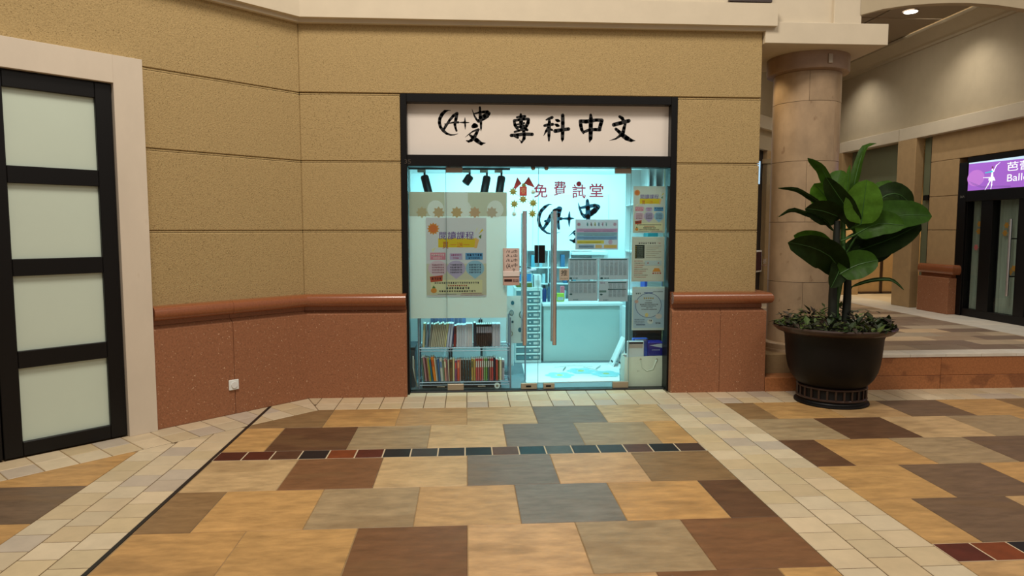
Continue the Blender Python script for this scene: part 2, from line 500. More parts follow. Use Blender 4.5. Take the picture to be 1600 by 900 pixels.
DK = [lin(74, 34, 24), lin(80, 36, 24), lin(84, 54, 38), lin(28, 26, 28), lin(118, 58, 28), lin(84, 36, 24), lin(30, 27, 28), lin(60, 54, 50), lin(48, 40, 38),
      lin(30, 29, 32), lin(92, 64, 50), lin(36, 52, 58), lin(80, 82, 78), lin(50, 42, 42), lin(54, 50, 52), lin(86, 56, 44), lin(26, 26, 30), lin(66, 48, 40)]  # the teal entry is a reflection put into the tile's colour
for k in range(18):
    a = XA + (XB - XA) * k / 18; b = XA + (XB - XA) * (k + 1) / 18
    lay('dark_stripe_tile', rectp(a, b, 4.688, 4.872), DK[k], M['darktile'], fl, g=.0035)
for y0, y1, ph, cols, k0 in [
 (5.455, 5.992, 0.5, [OB, OR, TN, PB, OR, OB, DB, OR], 3), (4.888, 5.455, 0.0, [GT, DB, LT, GT, OR, PB, TN], 4), (4.318, 4.888, 0.5, [DB, OR, GT, PB, OR, TN], 3),
 (3.755, 4.318, 0.0, [OR, PB, OR, TN, PB], 4), (3.188, 3.755, 0.5, [OR, PB, TN, PB], 3), (2.43, 3.0, 0.0, [TN, OR, PB, OR], 4)]:
    run(y0, y1, ph, cols, 2.29, 7.4, k0)
for k in range(7):
    lay('dark_stripe_tile', rectp(2.29 + .19 * k, 2.48 + .19 * k, 3.0, 3.188), (DK[5], DK[4], DK[3], DK[2], DK[0], DK[8], DK[10])[k], M['darktile'], fl, g=.0035)
for y0, y1, ph, cols in [(3.728, 4.28, 0.0, [PB, BR]), (3.16, 3.728, .5, [OR, TN]), (2.6, 3.16, 0.0, [OR, BR])]:
    run(y0, y1, ph, cols, -3.9, -2.302, -7)

lay('slate_tile', C_OUT(rectp(-3.4, -2.302, 4.28, 4.92)), jit(OR, .03), M['slate'], fl)
# border bands of small pale tiles
SM = [lin(200, 180, 148), lin(196, 176, 142), lin(204, 186, 156), lin(198, 180, 150), lin(186, 171, 152), lin(197, 177, 141), lin(206, 189, 160)]
b1 = struct('trim_1', 'border bands of small cream stone tiles set in the mall floor')
for x0_, x1_, y0_, y1_ in ((-2.302, -1.733, 1.9, 6.3), (1.683, 2.29, 1.9, 6.0), (-1.5, 7.4, 5.992, 6.56)): box('band_bed', x0_, x1_, y0_, y1_, -.03, -.0025, M['grout_dark'], b1, 0)
for x0_, x1_, y0_, y1_ in ((XA, XB, 4.688, 4.872), (2.29, 3.62, 3.0, 3.188)): box('stripe_bed', x0_, x1_, y0_, y1_, -.03, -.0015, M['grout_pale'], fl, 0)
plan_slab_late = [diag(-.2, 0), diag(3.2, 0), diag(3.2, .42), diag(-.2, .42)]
def band(x0, ncol, cw, ya, yb, off):
    for c in range(ncol):
        y = yb + (off if c % 2 == 0 else off + .095)
        while y > ya:
            p = rectp(x0 + c * cw, x0 + (c + 1) * cw, max(y - .19, ya), min(y, yb))
            if min(y, yb) - max(y - .19, ya) > .02:
                lay('border_tile', C_OUT(p), jit(RND.choice(SM), .06), M['smalltile'], b1, g=.0034)
            y -= .19
band(-2.302, 3, .1897, 2.0, 6.0, .055)
band(1.683, 3, .2023, 2.0, 5.992, .02)
BIS = (math.sin(math.radians(22.5)), -math.cos(math.radians(22.5)))
k = -9
bx, by = -1.45, 6.41
# mitre line through the corner, along the bisector of the wall angle
mdx, mdy = (R2 + 0) , (-R2 - 1)
ml = math.hypot(mdx, mdy); mdx /= ml; mdy /= ml
mnx, mny = mdy, -mdx          # normal of the mitre line, pointing to -x side
if mnx > 0: mnx, mny = -mnx, -mny
md = mnx * bx + mny * by
for r, (y0, y1) in enumerate(((5.992, 6.19), (6.19, 6.43))):
    k = -12
    while True:
        a = k * .1903; b = a + .1903
        if a > 7.3: break
        poly = clip(rectp(a, b, y0, y1), mnx, mny, md)
        # the doorway has its threshold further back
        if len(poly) > 2: lay('border_tile', poly, jit(RND.choice(SM), .05), M['smalltile'], b1, g=.0034)
        k += 1
for k in range(0, 13):
    a = -.57 + .1903 * k; lay('border_tile', rectp(a, a + .1903, 6.43, 6.56), jit(RND.choice(SM), .05), M['smalltile'], b1, g=.0034)
for r, (t0, t1) in enumerate(((0.0, .205), (.205, .42))):
    for k in range(-2, 16):
        s0, s1 = k * .2, k * .2 + .2
        poly = [diag(s0, t0), diag(s1, t0), diag(s1, t1), diag(s0, t1)]
        poly = clip(poly, -mnx, -mny, -md)
        for sgn, lim in ((1, -1.732), (-1, 1.712)):
            q = clip(poly, sgn, 0, lim) if len(poly) > 2 else []
            if len(q) > 2: lay('border_tile', q, jit(RND.choice(SM), .05), M['smalltile'], b1, g=.0034)
st = box('trim_2', -1.733, -1.711, 1.9, 6.125, -0.03, 0.001, M['blackstrip'], None, bev=0)
tag(st, 'thin black strip inlaid along the left tile band', kind='structure')

# ------------------------------------------------------------------ tan rusticated walls
wf = struct('wall_front', 'front wall of tan stucco courses around the shop entrance')
wl = struct('wall_left', 'slanting left wall of tan stucco courses')
COURSES = [(0.86, 1.520), (1.540, 2.148), (2.168, 2.751), (2.771, 3.43)]
TH = .07
def wall_poly(x0, x1): return [(x0, W), (x1, W), (x1, W + TH), (x0, W + TH)]
back = offset_path([FAR, CORNER, RIGHT], -TH)
for i, (z0, z1) in enumerate(COURSES):
    # slanting wall
    s_end = 1.36 if i < 3 else 4.2
    a = diag(s_end, -.08); a2 = diag(s_end, -.08 - TH)
    plan_slab('stucco_course', [a, CORNER, back[1], a2], z0, z1, M['stucco'], wl, .006)
    if i < 3:
        plan_slab('stucco_course', [CORNER, (-.592, W), (-.592, W + TH), back[1]], z0, z1, M['stucco'], wf, .006)
        plan_slab('stucco_course', wall_poly(1.976, 2.765), z0, z1, M['stucco'], wf, .006)
    else:
        plan_slab('stucco_course', [CORNER, RIGHT, (2.765, W + TH), back[1]], 2.775, z1, M['stucco'], wf, .006)
for z in (1.53, 2.158, 2.761):
    pf = [(-.006, z - .0055), (-.006, z + .0055), (-.06, z + .0055), (-.06, z - .0055)]
    sweep('joint_bead', [diag(1.36, -.08), CORNER] if z < 2.7 else [FAR, CORNER], pf, M['stucco'], wl)
    sweep('joint_bead', [CORNER, (-.592, W)], pf, M['stucco'], wf); sweep('joint_bead', [(1.976, W), RIGHT], pf, M['stucco'], wf)
plan_slab('wall_core', [CORNER, (-.592, W), (-.592, 6.9), (-1.9, 6.9)], 0.0, 3.5, M['stucco_gap'], wf, 0).location.y += .02
box('wall_core', 1.976, 2.75, W + .014, 6.9, 0.0, 3.5, M['stucco_gap'], wf, bev=0)
box('wall_core', -.60, 1.99, W + .014, 6.9, 2.79, 3.5, M['stucco_gap'], wf, bev=0)
plan_slab('wall_core', [diag(1.35, -.095), diag(-.01, -.095), (-1.9, 6.9), diag(1.35, -.5)], 0.0, 3.5, M['stucco_gap'], wl, 0)
plan_slab('wall_core', [diag(4.2, -.095), diag(1.3, -.095), diag(1.3, -.4), diag(4.2, -.4)], 2.79, 3.5, M['stucco_gap'], wl, 0)
plan_slab('wall_core', [diag(4.2, -.16), diag(1.3, -.16), diag(1.3, -.4), diag(4.2, -.4)], 0, 2.8, M['stucco_gap'], wl, 0)
wr = struct('wall_return', 'tan stucco return of the front wall beside the passage')
for z0, z1 in COURSES:
    plan_slab('stucco_course', [(2.69, W + TH), (2.765, W + TH), (2.765, 9.6), (2.69, 9.6)], z0, z1, M['stucco'], wr, .006)
box('wall_core', 2.45, 2.752, 6.9, 9.6, 0, 3.5, M['stucco_gap'], wr, bev=0)
# wall above the cornice
up = struct('wall_upper', 'pale wall and railing base above the cornice')
box('upper_wall', 2.80, 3.43, 6.50, 6.64, 3.46, 6.0, M['cream'], up, bev=0)
sweep('balcony_front', [diag(4.2, -.02), (CORNER[0], 6.44), (2.80, 6.44)], [(0, 3.6), (0, 5.2), (-.12, 5.2), (-.12, 3.6)], M['cream'], up)
for k in range(5):
    box('railing_post', 2.44 + k * .075, 2.475 + k * .075, 6.395, 6.425, 3.61, 4.3, M['pot_trim'], up, bev=.002)
box('railing_foot', 2.40, 2.80, 6.39, 6.43, 3.612, 3.635, M['pot_trim'], up, bev=.002)

# cornice
co = struct('trim_3', 'cream cornice running over the tan wall')
PATH = [FAR, CORNER, RIGHT, (2.765, 7.6)]
sweep('cornice_board', PATH, [(.095, 3.405), (.095, 3.605), (-.03, 3.605), (-.03, 3.405)], M['cream'], co)
sweep('cornice_bead', PATH, [(.045, 3.372), (.05, 3.405), (-.02, 3.405), (-.02, 3.372)], M['cream'], co)

# ------------------------------------------------------------------ granite dado
def dado_panel(path, parent):
    return sweep('granite_panel', path, [(.08, 0.0), (.08, .772), (.03, .812), (.0, .812), (-.0, 0.0)], M['granite'], parent)
RAIL = [(.0, .845)] + [(.085 + .045 * math.cos(a), .902 + .055 * math.sin(a)) for a in [math.radians(x) for x in range(-80, 81, 20)]] + [(.0, .957)]
NECK = [(.045, .808), (.045, .85), (0, .85), (0, .808)]
d1 = struct('trim_4', 'red granite dado with rounded rail on the slanting left wall')
d2 = struct('trim_5', 'red granite dado with rounded rail left of the shop entrance')
d3 = struct('trim_6', 'red granite dado with rounded rail right of the shop entrance')
g = .002
dg = lambda s: diag(s, -.08)
dado_panel([dg(1.335), dg(.70 + g)], d1)
dado_panel([dg(.70 - g), dg(.0)], d1)
dado_panel([(CORNER[0] + g, W), (-.552, W)], d2)
dado_panel([(1.932, W), (2.40 - g, W)], d3)
dado_panel([(2.40 + g, W), RIGHT, (2.765, 7.6)], d3)
for nm, pr, mt in (('dado_rail', RAIL, M['granite_polished']), ('dado_neck', NECK, M['granite_polished'])):
    s = nm == 'dado_rail'
    sweep(nm, [dg(1.335), dg(.71)], pr, mt, d1, s); sweep(nm, [dg(.708), dg(0), ], pr, mt, d1, s)
    sweep(nm, [(CORNER[0], W), (-.552, W)], pr, mt, d2, s)
    sweep(nm, [(1.932, W), RIGHT, (2.765, 7.6)], pr, mt, d3, s)

# wall plate on the left dado
wp = thing('wall_plate', 'small square white wall plate with round button on red granite', 'switch', (*diag(.713, 0), .25))
rotd = Matrix.Translation(Vector((*diag(.713, 0), .25))) @ Matrix.Rotation(math.radians(45), 4, 'Z')
bm = bmesh.new(); add_box(bm, -.043, .043, -.014, -.0005, -.043, .043, .004, rotd); obj('plate', bm, M['plastic'], wp)
bm = bmesh.new()
add_tube(bm, [rotd @ Vector((0, -.0145, 0)), rotd @ Vector((0, -.022, 0))], .026, 20)
obj('button', bm, M['offwhite'], wp, smooth=True)

# ------------------------------------------------------------------ black door in the slanting wall
def dframe(t): # matrix: local x runs along the wall to the corner, local y into the wall
    return Matrix.Translation(Vector((-1.45, 6.41, 0))) @ Matrix.Rotation(math.radians(45), 4, 'Z') @ Matrix.Translation(Vector((0, -t, 0)))
DM = dframe(0.0)
dr = struct('door_1', 'black framed double door with four frosted panes per leaf in a cream surround', (*diag(2, 0), 0))
def dbox(name, s0, s1, t0, t1, z0, z1, m, par, bev=.004):
    bm = bmesh.new(); add_box(bm, -s1, -s0, -t1, -t0, z0, z1, bev, DM); return obj(name, bm, m, par)
dbox('surround', 1.345, 1.548, -.09, .035, 0, 2.795, M['cream_worn'], dr, .0015)
dbox('surround', 1.548, 4.0, -.09, .035, 2.597, 2.795, M['cream_worn'], dr, .0015)
def leaf(s0, s1):
    L = bpy.data.objects.new('door_leaf', None); COL.objects.link(L); L.parent = dr
    L.location = Vector((*diag((s0 + s1) / 2, 0), 0)) - dr.location
    w = .108
    dbox('stile', s0, s0 + w, -.06, .0, .008, 2.59, M['black'], L)
    dbox('stile', s1 - w, s1, -.06, .0, .008, 2.59, M['black'], L)
    for z0, z1 in ((.008, .105), (.61, .728), (1.235, 1.35), (1.855, 1.97), (2.48, 2.59)):
        dbox('rail', s0 + w, s1 - w, -.06, -.001, z0, z1, M['black'], L)
    for z0, z1 in ((.105, .61), (.728, 1.235), (1.35, 1.855), (1.97, 2.48)):
        dbox('frosted_pane', s0 + w - .01, s1 - w + .01, -.045, -.03, z0 - .01, z1 + .01, M['frost'], L, .001)
leaf(1.553, 2.318)
leaf(2.326, 3.09)
dbox('jamb_filler', 3.095, 4.0, -.06, 0, 0, 2.59, M['black'], dr)

# ------------------------------------------------------------------ shop front frame
sf = struct('window_1', 'black shop front frame with transom and two fixed glass side panes', (.69, 6.55, 0))
JX0, JX1 = -.589, 1.973
YF, YB = 6.492, 6.66
box('jamb', JX0, -.533, YF, YB, 0, 2.775, M['black'], sf)
box('jamb', 1.915, JX1, YF, YB, 0, 2.775, M['black'], sf)
box('head', -.533, 1.915, YF, YB, 2.70, 2.775, M['black'], sf)
box('transom', -.533, 1.915, YF - .004, YB, 2.125, 2.228, M['black'], sf)
box('threshold', -.533, 1.915, 6.555, YB, -.01, .012, M['blackstrip'], sf)
box('fixed_pane', -.533, -.186, 6.595, 6.605, .012, 2.125, M['glass'], sf, .001)
box('fixed_pane', 1.569, 1.915, 6.595, 6.605, .012, 2.125, M['glass'], sf, .001)
for x in (-.1845, .684, 1.5675): box('glass_edge', x - .0018, x + .0018, 6.5945, 6.6055, .014, 2.12, M['glassedge'], sf, 0)
pr = Print(YF - .0045); pr.text('35', -0.556, -0.498, 2.145, 2.185, lin(88, 78, 70))
pr.build('unit_number', sf)

sg = thing('shop_sign', 'white banner with black brush lettering over the shop entrance', 'sign', (.69, 6.6, 2.46))
box('sign_board', -.533, 1.915, 6.583, 6.60, 2.228, 2.70, M['banner'], sg, .001)
pr = Print(6.5825)
INK = lin(18, 18, 18)
for s in [[(-0.134,2.642,0.0041),(-0.159,2.642,0.0095),(-0.187,2.634,0.0272),(-0.215,2.606,0.034),(-0.235,2.567,0.0313),(-0.239,2.529,0.0299),(-0.23,2.491,0.0286),(-0.205,2.458,0.0272),(-0.172,2.431,0.0231),(-0.136,2.42,0.0163),(-0.102,2.421,0.0109),(-0.068,2.432,0.0034)],[(-0.202,2.461,0.0204),(-0.182,2.497,0.0231),(-0.146,2.552,0.0245),(-0.112,2.593,0.0272),(-0.076,2.616,0.0286)],[(-0.076,2.613,0.0272),(-0.087,2.563,0.0299),(-0.097,2.514,0.0272),(-0.09,2.481,0.0204),(-0.082,2.458,0.019)],[(-0.193,2.518,0.0054),(-0.157,2.524,0.0109),(-0.112,2.533,0.0163),(-0.065,2.535,0.0204)],[(-0.182,2.513,0.0136),(-0.194,2.48,0.0204),(-0.202,2.458,0.0177)],[(-0.051,2.534,0.0068),(-0.012,2.534,0.0177),(0.035,2.534,0.0054)],[(-0.003,2.578,0.0054),(-0.004,2.537,0.0204),(-0.001,2.504,0.015),(-0.001,2.471,0.0041)],[(0.061,2.66,0.0027),(0.071,2.631,0.0082),(0.083,2.598,0.015),(0.103,2.565,0.0204),(0.122,2.546,0.0272)],[(0.078,2.613,0.0136),(0.123,2.625,0.017),(0.167,2.632,0.0245),(0.204,2.631,0.034),(0.22,2.619,0.0299)],[(0.22,2.619,0.0299),(0.204,2.591,0.0283),(0.167,2.572,0.0354),(0.128,2.555,0.0313),(0.117,2.555,0.0204)],[(0.167,2.588,0.0408),(0.19,2.599,0.0408)],[(0.135,2.673,0.0204),(0.137,2.632,0.0238),(0.139,2.582,0.034),(0.145,2.527,0.0238),(0.145,2.483,0.0177),(0.144,2.455,0.0027)],[(0.072,2.499,0.0354),(0.086,2.507,0.0476),(0.102,2.504,0.0354)],[(-0.002,2.399,0.002),(0.032,2.427,0.0095),(0.071,2.455,0.0136),(0.122,2.472,0.0231)],[(0.119,2.469,0.0204),(0.102,2.436,0.0299),(0.082,2.4,0.034),(0.054,2.372,0.0299),(0.029,2.361,0.0218),(0.009,2.369,0.0095)],[(0.04,2.421,0.015),(0.066,2.4,0.034),(0.105,2.372,0.0422),(0.147,2.342,0.0326),(0.186,2.348,0.0041)]]:
    pr.stroke(s, INK)
tag(pr.build('brush_logo', sg, M['printsolid']), 'black brush ring with A plus and two characters')
STR = [[(0.515,2.614,0.021),(0.516,2.575,0.035),(0.518,2.539,0.0392),(0.522,2.502,0.0378),(0.527,2.479,0.0322)],[(0.478,2.586,0.0182),(0.515,2.593,0.0266),(0.555,2.597,0.0238)],[(0.455,2.556,0.028),(0.497,2.564,0.0252),(0.543,2.571,0.028),(0.585,2.572,0.0252)],[(0.453,2.552,0.0238),(0.462,2.515,0.0322),(0.483,2.484,0.028)],[(0.587,2.569,0.0294),(0.583,2.539,0.0336),(0.567,2.507,0.0322),(0.548,2.493,0.021)],[(0.483,2.522,0.014),(0.52,2.527,0.021),(0.548,2.534,0.0182)],[(0.478,2.497,0.0182),(0.515,2.5,0.0252),(0.548,2.509,0.0238)],[(0.457,2.452,0.0182),(0.497,2.465,0.0224),(0.539,2.477,0.0252),(0.576,2.47,0.0224)],[(0.543,2.493,0.0252),(0.562,2.482,0.028),(0.578,2.471,0.0196)],[(0.427,2.42,0.0322),(0.483,2.425,0.0308),(0.543,2.434,0.0308),(0.623,2.432,0.0308)],[(0.455,2.415,0.021),(0.488,2.401,0.0238)],[(0.541,2.466,0.0308),(0.548,2.429,0.0322),(0.546,2.393,0.0308),(0.523,2.358,0.021),(0.504,2.379,0.007)],[(0.753,2.566,0.014),(0.781,2.578,0.0252),(0.809,2.589,0.028)],[(0.781,2.578,0.021),(0.783,2.541,0.0308),(0.781,2.491,0.0322),(0.779,2.422,0.0294),(0.779,2.376,0.0168),(0.777,2.368,0.0042)],[(0.737,2.513,0.0238),(0.776,2.521,0.0308),(0.816,2.526,0.028)],[(0.777,2.5,0.028),(0.753,2.463,0.0238),(0.729,2.419,0.0028)],[(0.791,2.482,0.0196),(0.809,2.473,0.021)],[(0.844,2.567,0.0182),(0.86,2.56,0.0322),(0.877,2.556,0.0196)],[(0.84,2.524,0.0182),(0.856,2.517,0.0322),(0.872,2.512,0.0196)],[(0.908,2.609,0.0336),(0.909,2.538,0.0364),(0.908,2.446,0.035),(0.907,2.391,0.0308),(0.904,2.364,0.0042)],[(0.838,2.464,0.0378),(0.894,2.474,0.0336),(0.964,2.484,0.0322)]]
for q, lab in ((STR[:12], 'a'), (STR[12:], 'b')):
    pr = Print(6.5825)
    for s in q: pr.stroke(s, INK)
    pr.build('brush_character', sg, M['printsolid'])
STR = [[(1.172,2.616,0.0252),(1.175,2.573,0.042),(1.173,2.518,0.0406),(1.173,2.453,0.0406),(1.172,2.398,0.0378),(1.162,2.363,0.0065)],[(1.074,2.558,0.0322),(1.079,2.517,0.035),(1.088,2.48,0.0322),(1.105,2.446,0.0168)],[(1.074,2.558,0.0322),(1.128,2.554,0.0392),(1.175,2.561,0.0364),(1.226,2.569,0.0308),(1.278,2.567,0.0336)],[(1.278,2.565,0.035),(1.267,2.528,0.0364),(1.256,2.486,0.035)],[(1.105,2.457,0.0252),(1.161,2.478,0.028),(1.218,2.481,0.0322),(1.26,2.479,0.0308)],[(1.446,2.603,0.0266),(1.472,2.587,0.0336),(1.481,2.567,0.0327)],[(1.392,2.527,0.0378),(1.453,2.543,0.0364),(1.534,2.565,0.0364)],[(1.501,2.537,0.0238),(1.49,2.498,0.0322),(1.481,2.456,0.0364),(1.455,2.428,0.028),(1.413,2.398,0.0168),(1.351,2.379,0.0021)],[(1.412,2.488,0.028),(1.44,2.465,0.0322),(1.474,2.433,0.042),(1.517,2.403,0.0462),(1.56,2.383,0.0308),(1.6,2.381,0.0033)]]
for q, lab in ((STR[:5], 'c'), (STR[5:], 'd')):
    pr = Print(6.5825)
    for s in q: pr.stroke(s, INK)
    pr.build('brush_character', sg, M['printsolid'])

# ------------------------------------------------------------------ glass doors
SEAM0, SEAM1, SEAM2 = -.183, .684, 1.566
def pull(par, x, z0, z1, yside):
    y = 6.6 + yside * .055
    tube('pull_bar', [(x, y, z0), (x, y, z1)], .021, M['steel'], par, 14)
    for z in (z0 + .12, z1 - .12):
        tube('standoff', [(x, 6.6 + yside * .006, z), (x, y, z)], .008, M['steel'], par, 8)
for nm, a, b, hx, lab, pivot in (('door_2', SEAM0, SEAM1, .551, 'left glass shop door with a tall steel pull handle', SEAM0),
                          ('door_3', SEAM1, SEAM2, .835, 'right glass shop door with a tall steel pull handle', SEAM2)):
    d = struct(nm, lab, ((a + b) / 2, 6.6, 0))
    box('glass_leaf', a + .003, b - .003, 6.594, 6.606, .014, 2.12, M['glass'], d, .001)
    pull(d, hx, .45, 1.72, -1)
    pull(d, hx - .005, .47, 1.70, 1)
    s = 1 if pivot == SEAM0 else -1
    p0, p1 = sorted((pivot + s * .0, pivot + s * .155))
    box('top_patch', p0, p1, 6.58, 6.62, 2.075, 2.123, M['steel_dull'], d)
    box('bottom_patch', p0, p1, 6.58, 6.62, .014, .075, M['steel_dull'], d)
    q0, q1 = (.52, .675) if s == 1 else (.695, .83)
    if s == -1: q0, q1 = .735, .845
    lk = box('bottom_lock', q0, q1, 6.58, 6.62, .014, .072, M['steel_dull'], d)
    box('keyhole', (q0 + q1) / 2 - .03, (q0 + q1) / 2 + .02, 6.577, 6.585, .034, .052, M['black'], d, .001)
    bx0 = 0.649 if s == 1 else SEAM1 + .004
    bx1 = SEAM1 - .004 if s == 1 else 0.747
    box('centre_lock', bx0, bx1, 6.575, 6.625, 1.229, 1.399, M['black'], d, .003)
for x in (0.63, 0.754):
    o = lathe('door_stop', x, 6.56, [(.0, 2.098), (.012, 2.10), (.02, 2.112), (.018, 2.126)], M['steel_dull'], None, 12)
    tag(o, 'small round door stop under the transom, ' + ('left' if x < .7 else 'right') + ' of the pair', 'door stop')

# ------------------------------------------------------------------ shop room
rm = struct('wall_shop', 'white walls of the lit shop room')
box('back_wall', -1.6, 2.46, 9.6, 9.7, 0, 2.4, M['white'], rm, 0)
box('side_wall', -1.6, -1.5, 6.7, 9.6, 0, 2.4, M['white'], rm, 0)
box('side_wall', 2.36, 2.46, 6.7, 9.6, 0, 2.4, M['white'], rm, 0)
box('partition', -.92, -.62, 7.9, 8.0, .36, 2.3, M['white'], rm, 0)
c2 = box('ceiling_shop', -1.6, 2.46, 6.66, 9.7, 2.30, 2.4, M['white'], None, 0); tag(c2, 'white ceiling of the shop room', kind='structure')
f2 = box('floor_shop', -1.6, 2.46, 6.66, 9.7, -.03, 0.0, M['shopfloor'], None, 0); tag(f2, 'grey floor of the shop room', kind='structure')

# logo on the back wall
lg = thing('wall_logo', 'white board with dark teal brush logo on the shop back wall', 'sign', (1.4, 9.58, 1.6))
x0, x1, z0, z1 = (0.921,1.963,0.895,2.023)
box('logo_board', x0, x1, 9.575, 9.598, z0, z1, M['offwhite'], lg, .002)
pr = Print(9.5745, .0001); TEAL = lin(16, 66, 88)
for s in [[(1.182,1.885,0.0052),(1.138,1.887,0.0208),(1.084,1.853,0.0442),(1.035,1.804,0.0468),(1.006,1.751,0.052),(0.995,1.673,0.0462),(1.011,1.605,0.0468),(1.051,1.547,0.039),(1.11,1.498,0.026),(1.194,1.479,0.0156),(1.292,1.508,0.0052)],[(1.066,1.557,0.0347),(1.11,1.625,0.0508),(1.163,1.722,0.0624),(1.222,1.795,0.0728),(1.295,1.829,0.0572)],[(1.28,1.824,0.078),(1.266,1.742,0.065),(1.257,1.654,0.0572),(1.277,1.557,0.0338)],[(1.085,1.659,0.0312),(1.193,1.678,0.039),(1.311,1.693,0.0442)],[(1.335,1.693,0.0208),(1.419,1.693,0.0442),(1.488,1.698,0.0078)],[(1.421,1.786,0.0156),(1.419,1.693,0.0468),(1.42,1.586,0.0104)],[(1.541,1.912,0.0046),(1.561,1.839,0.0286),(1.591,1.762,0.0364),(1.636,1.718,0.052)],[(1.566,1.839,0.0312),(1.664,1.859,0.0468),(1.773,1.874,0.052),(1.818,1.855,0.065)],[(1.818,1.855,0.065),(1.769,1.801,0.078),(1.715,1.762,0.078),(1.636,1.723,0.0598)],[(1.669,1.942,0.0416),(1.676,1.84,0.065),(1.68,1.723,0.0676),(1.686,1.606,0.052),(1.692,1.508,0.0104)],[(1.411,1.449,0.0039),(1.489,1.518,0.0234),(1.578,1.557,0.0338),(1.647,1.567,0.039)],[(1.628,1.557,0.0347),(1.569,1.469,0.065),(1.49,1.381,0.052),(1.431,1.4,0.0182)],[(1.49,1.488,0.0312),(1.569,1.43,0.065),(1.669,1.351,0.0728),(1.759,1.331,0.0092)]]:
    pr.stroke(s, TEAL)
pr.build('logo_lettering', lg)

# counter desk
ct = thing('reception_counter', 'low pale counter desk facing the shop door', 'counter', (1.35, 8.2, 0))
box('front_panel', .90, 1.80, 8.05, 8.08, .0, .655, M['counter'], ct)
box('counter_top', .885, 1.84, 8.02, 8.55, .655, .685, M['white'], ct)
box('end_panel', 1.78, 1.80, 8.08, 8.52, 0, .655, M['white'], ct)
box('end_panel', .90, .92, 8.08, 8.52, 0, .655, M['white'], ct)
sp = thing('side_panel', 'white upright panel standing right of the counter front', 'panel', (1.86, 7.8, 0))
bm = bmesh.new()
for a in ((1.812, 8.0), (1.90, 7.45)): pass
add_box(bm, 1.815, 1.84, 7.45, 8.01, 0.0, .665, .003); obj('board', bm, M['white'], sp)
box('side_foot', 1.812, 1.843, 7.5, 7.95, .0, .03, M['steel_dull'], sp)
for i, (xa, xb, yy) in enumerate(((1.62, 1.74, 7.72), (1.69, 1.80, 7.62))):
    o = thing('foam_board', ('white foam board leaning on the side panel, rear one', 'small white foam board leaning on the side panel, front one')[i], 'board', (xa, yy, 0), 'foam boards')
    mt = Matrix.Translation(Vector((xa, yy, 0.003))) @ Matrix.Rotation(math.radians(24), 4, 'Y')
    bm = bmesh.new(); add_box(bm, 0, .018, -.09, .09, .006, .36 - .12 * i, .002, mt); obj('sheet', bm, M['white'], o)
    bm = bmesh.new(); add_box(bm, -.0015, .0, -.05, .05, .05, .07, 0, mt); obj('edge_label', bm, M['darkpanel'], o)

# floor sheet
fs = thing('floor_mat', 'white printed sheet with pale flower pattern lying on the shop floor', 'mat', (1.1, 7.45, 0))
q = [(0.635,7.906,0.008),(1.769,7.889,0.008),(1.555,6.925,0.008),(0.596,6.899,0.008)]
bm = bmesh.new()
lo = [bm.verts.new((p[0], p[1], .002)) for p in q]; hi = [bm.verts.new((p[0], p[1], .010)) for p in q]
for i in range(4): bm.faces.new((lo[i], lo[(i + 1) % 4], hi[(i + 1) % 4], hi[i]))
bm.faces.new(hi); bm.faces.new(lo[::-1]); obj('sheet', bm, M['white'], fs)
class FloorPrint(Print):
    def pt(s, x, z): return (x, z, .0105 + s.k * .0002)
pr = FloorPrint(0)
for cx, cy in ((.98, 7.22), (1.24, 7.42), (1.48, 7.24)):
    for k in range(6):
        a = k * math.pi / 3; pr.ell(cx + .10 * math.cos(a), cy + .10 * math.sin(a), .06, .06, lin(190, 236, 240), 12)
    pr.layer(); pr.ell(cx, cy, .035, .035, lin(226, 226, 150), 12)
for a, b in (((.98, 7.62), (1.2, 7.7)), ((1.2, 7.7), (1.4, 7.62)), ((1.05, 7.45), (1.1, 7.62)), ((1.3, 7.6), (1.42, 7.42)), ((1.5, 7.66), (1.42, 7.5))):
    pr.stroke([(a[0], a[1], .012), (b[0], b[1], .012)], lin(140, 150, 140))
pr.build('flower_print', fs)

# drawer tower
dt = thing('drawer_tower', 'tall white plastic tower of smoky drawers beside the counter', 'drawers', (.71, 8.1, 0))
box('tower_base', .562, .866, 7.985, 8.33, 0.0, .03, M['plastic'], dt)
for sx in (.562, .852): box('tower_side', sx, sx + .014, 7.995, 8.33, .03, .862, M['plastic'], dt)
box('tower_top', .555, .873, 7.985, 8.335, .862, .880, M['plastic'], dt)
for k in range(10):
    z = .034 + k * .0828
    d = box('drawer', .578, .850, 7.985, 8.30, z, z + .058, M['drawerfront'], dt)
    box('drawer_lip', .572, .856, 7.978, 7.995, z + .060, z + .078, M['plastic'], dt, .004)
    tube('knob', [(.735, 7.984, z + .029), (.735, 7.966, z + .029)], .009, M['white'], d, 10)
    box('label_card', .775, .835, 7.982, 7.9846, z + .015, z + .043, M['paper'], d, 0)
# things on the drawer tower
o = thing('paper_tray', 'dark olive tray of papers on top of the drawer tower', 'tray', (.68, 8.1, .88))
box('tray_body', .58, .76, 8.0, 8.25, .881, .93, M['obj'], o, color=lin(96, 104, 40)); box('paper_stack', .59, .75, 8.0, 8.24, .93, .945, M['paper'], o)
o = thing('storage_box', 'blue box lying on the olive tray on the drawer tower', 'box', (.68, 8.1, .945))
box('box_body', .59, .75, 8.03, 8.22, .946, 1.035, M['obj'], o, color=lin(50, 130, 190)); box('box_lid', .585, .755, 8.025, 8.225, 1.035, 1.05, M['white'], o)
o = thing('folded_leaflet', 'pink and white folded leaflets sticking out over the blue box', 'leaflet', (.70, 8.05, 1.05))
mt = Matrix.Translation(Vector((.58, 8.0, 1.055))) @ Matrix.Rotation(math.radians(-5), 4, 'Y')
bm = bmesh.new(); add_box(bm, 0, .23, 0, .15, 0, .022, .004, mt); obj('leaflet', bm, M['obj'], o, color=lin(240, 214, 226))
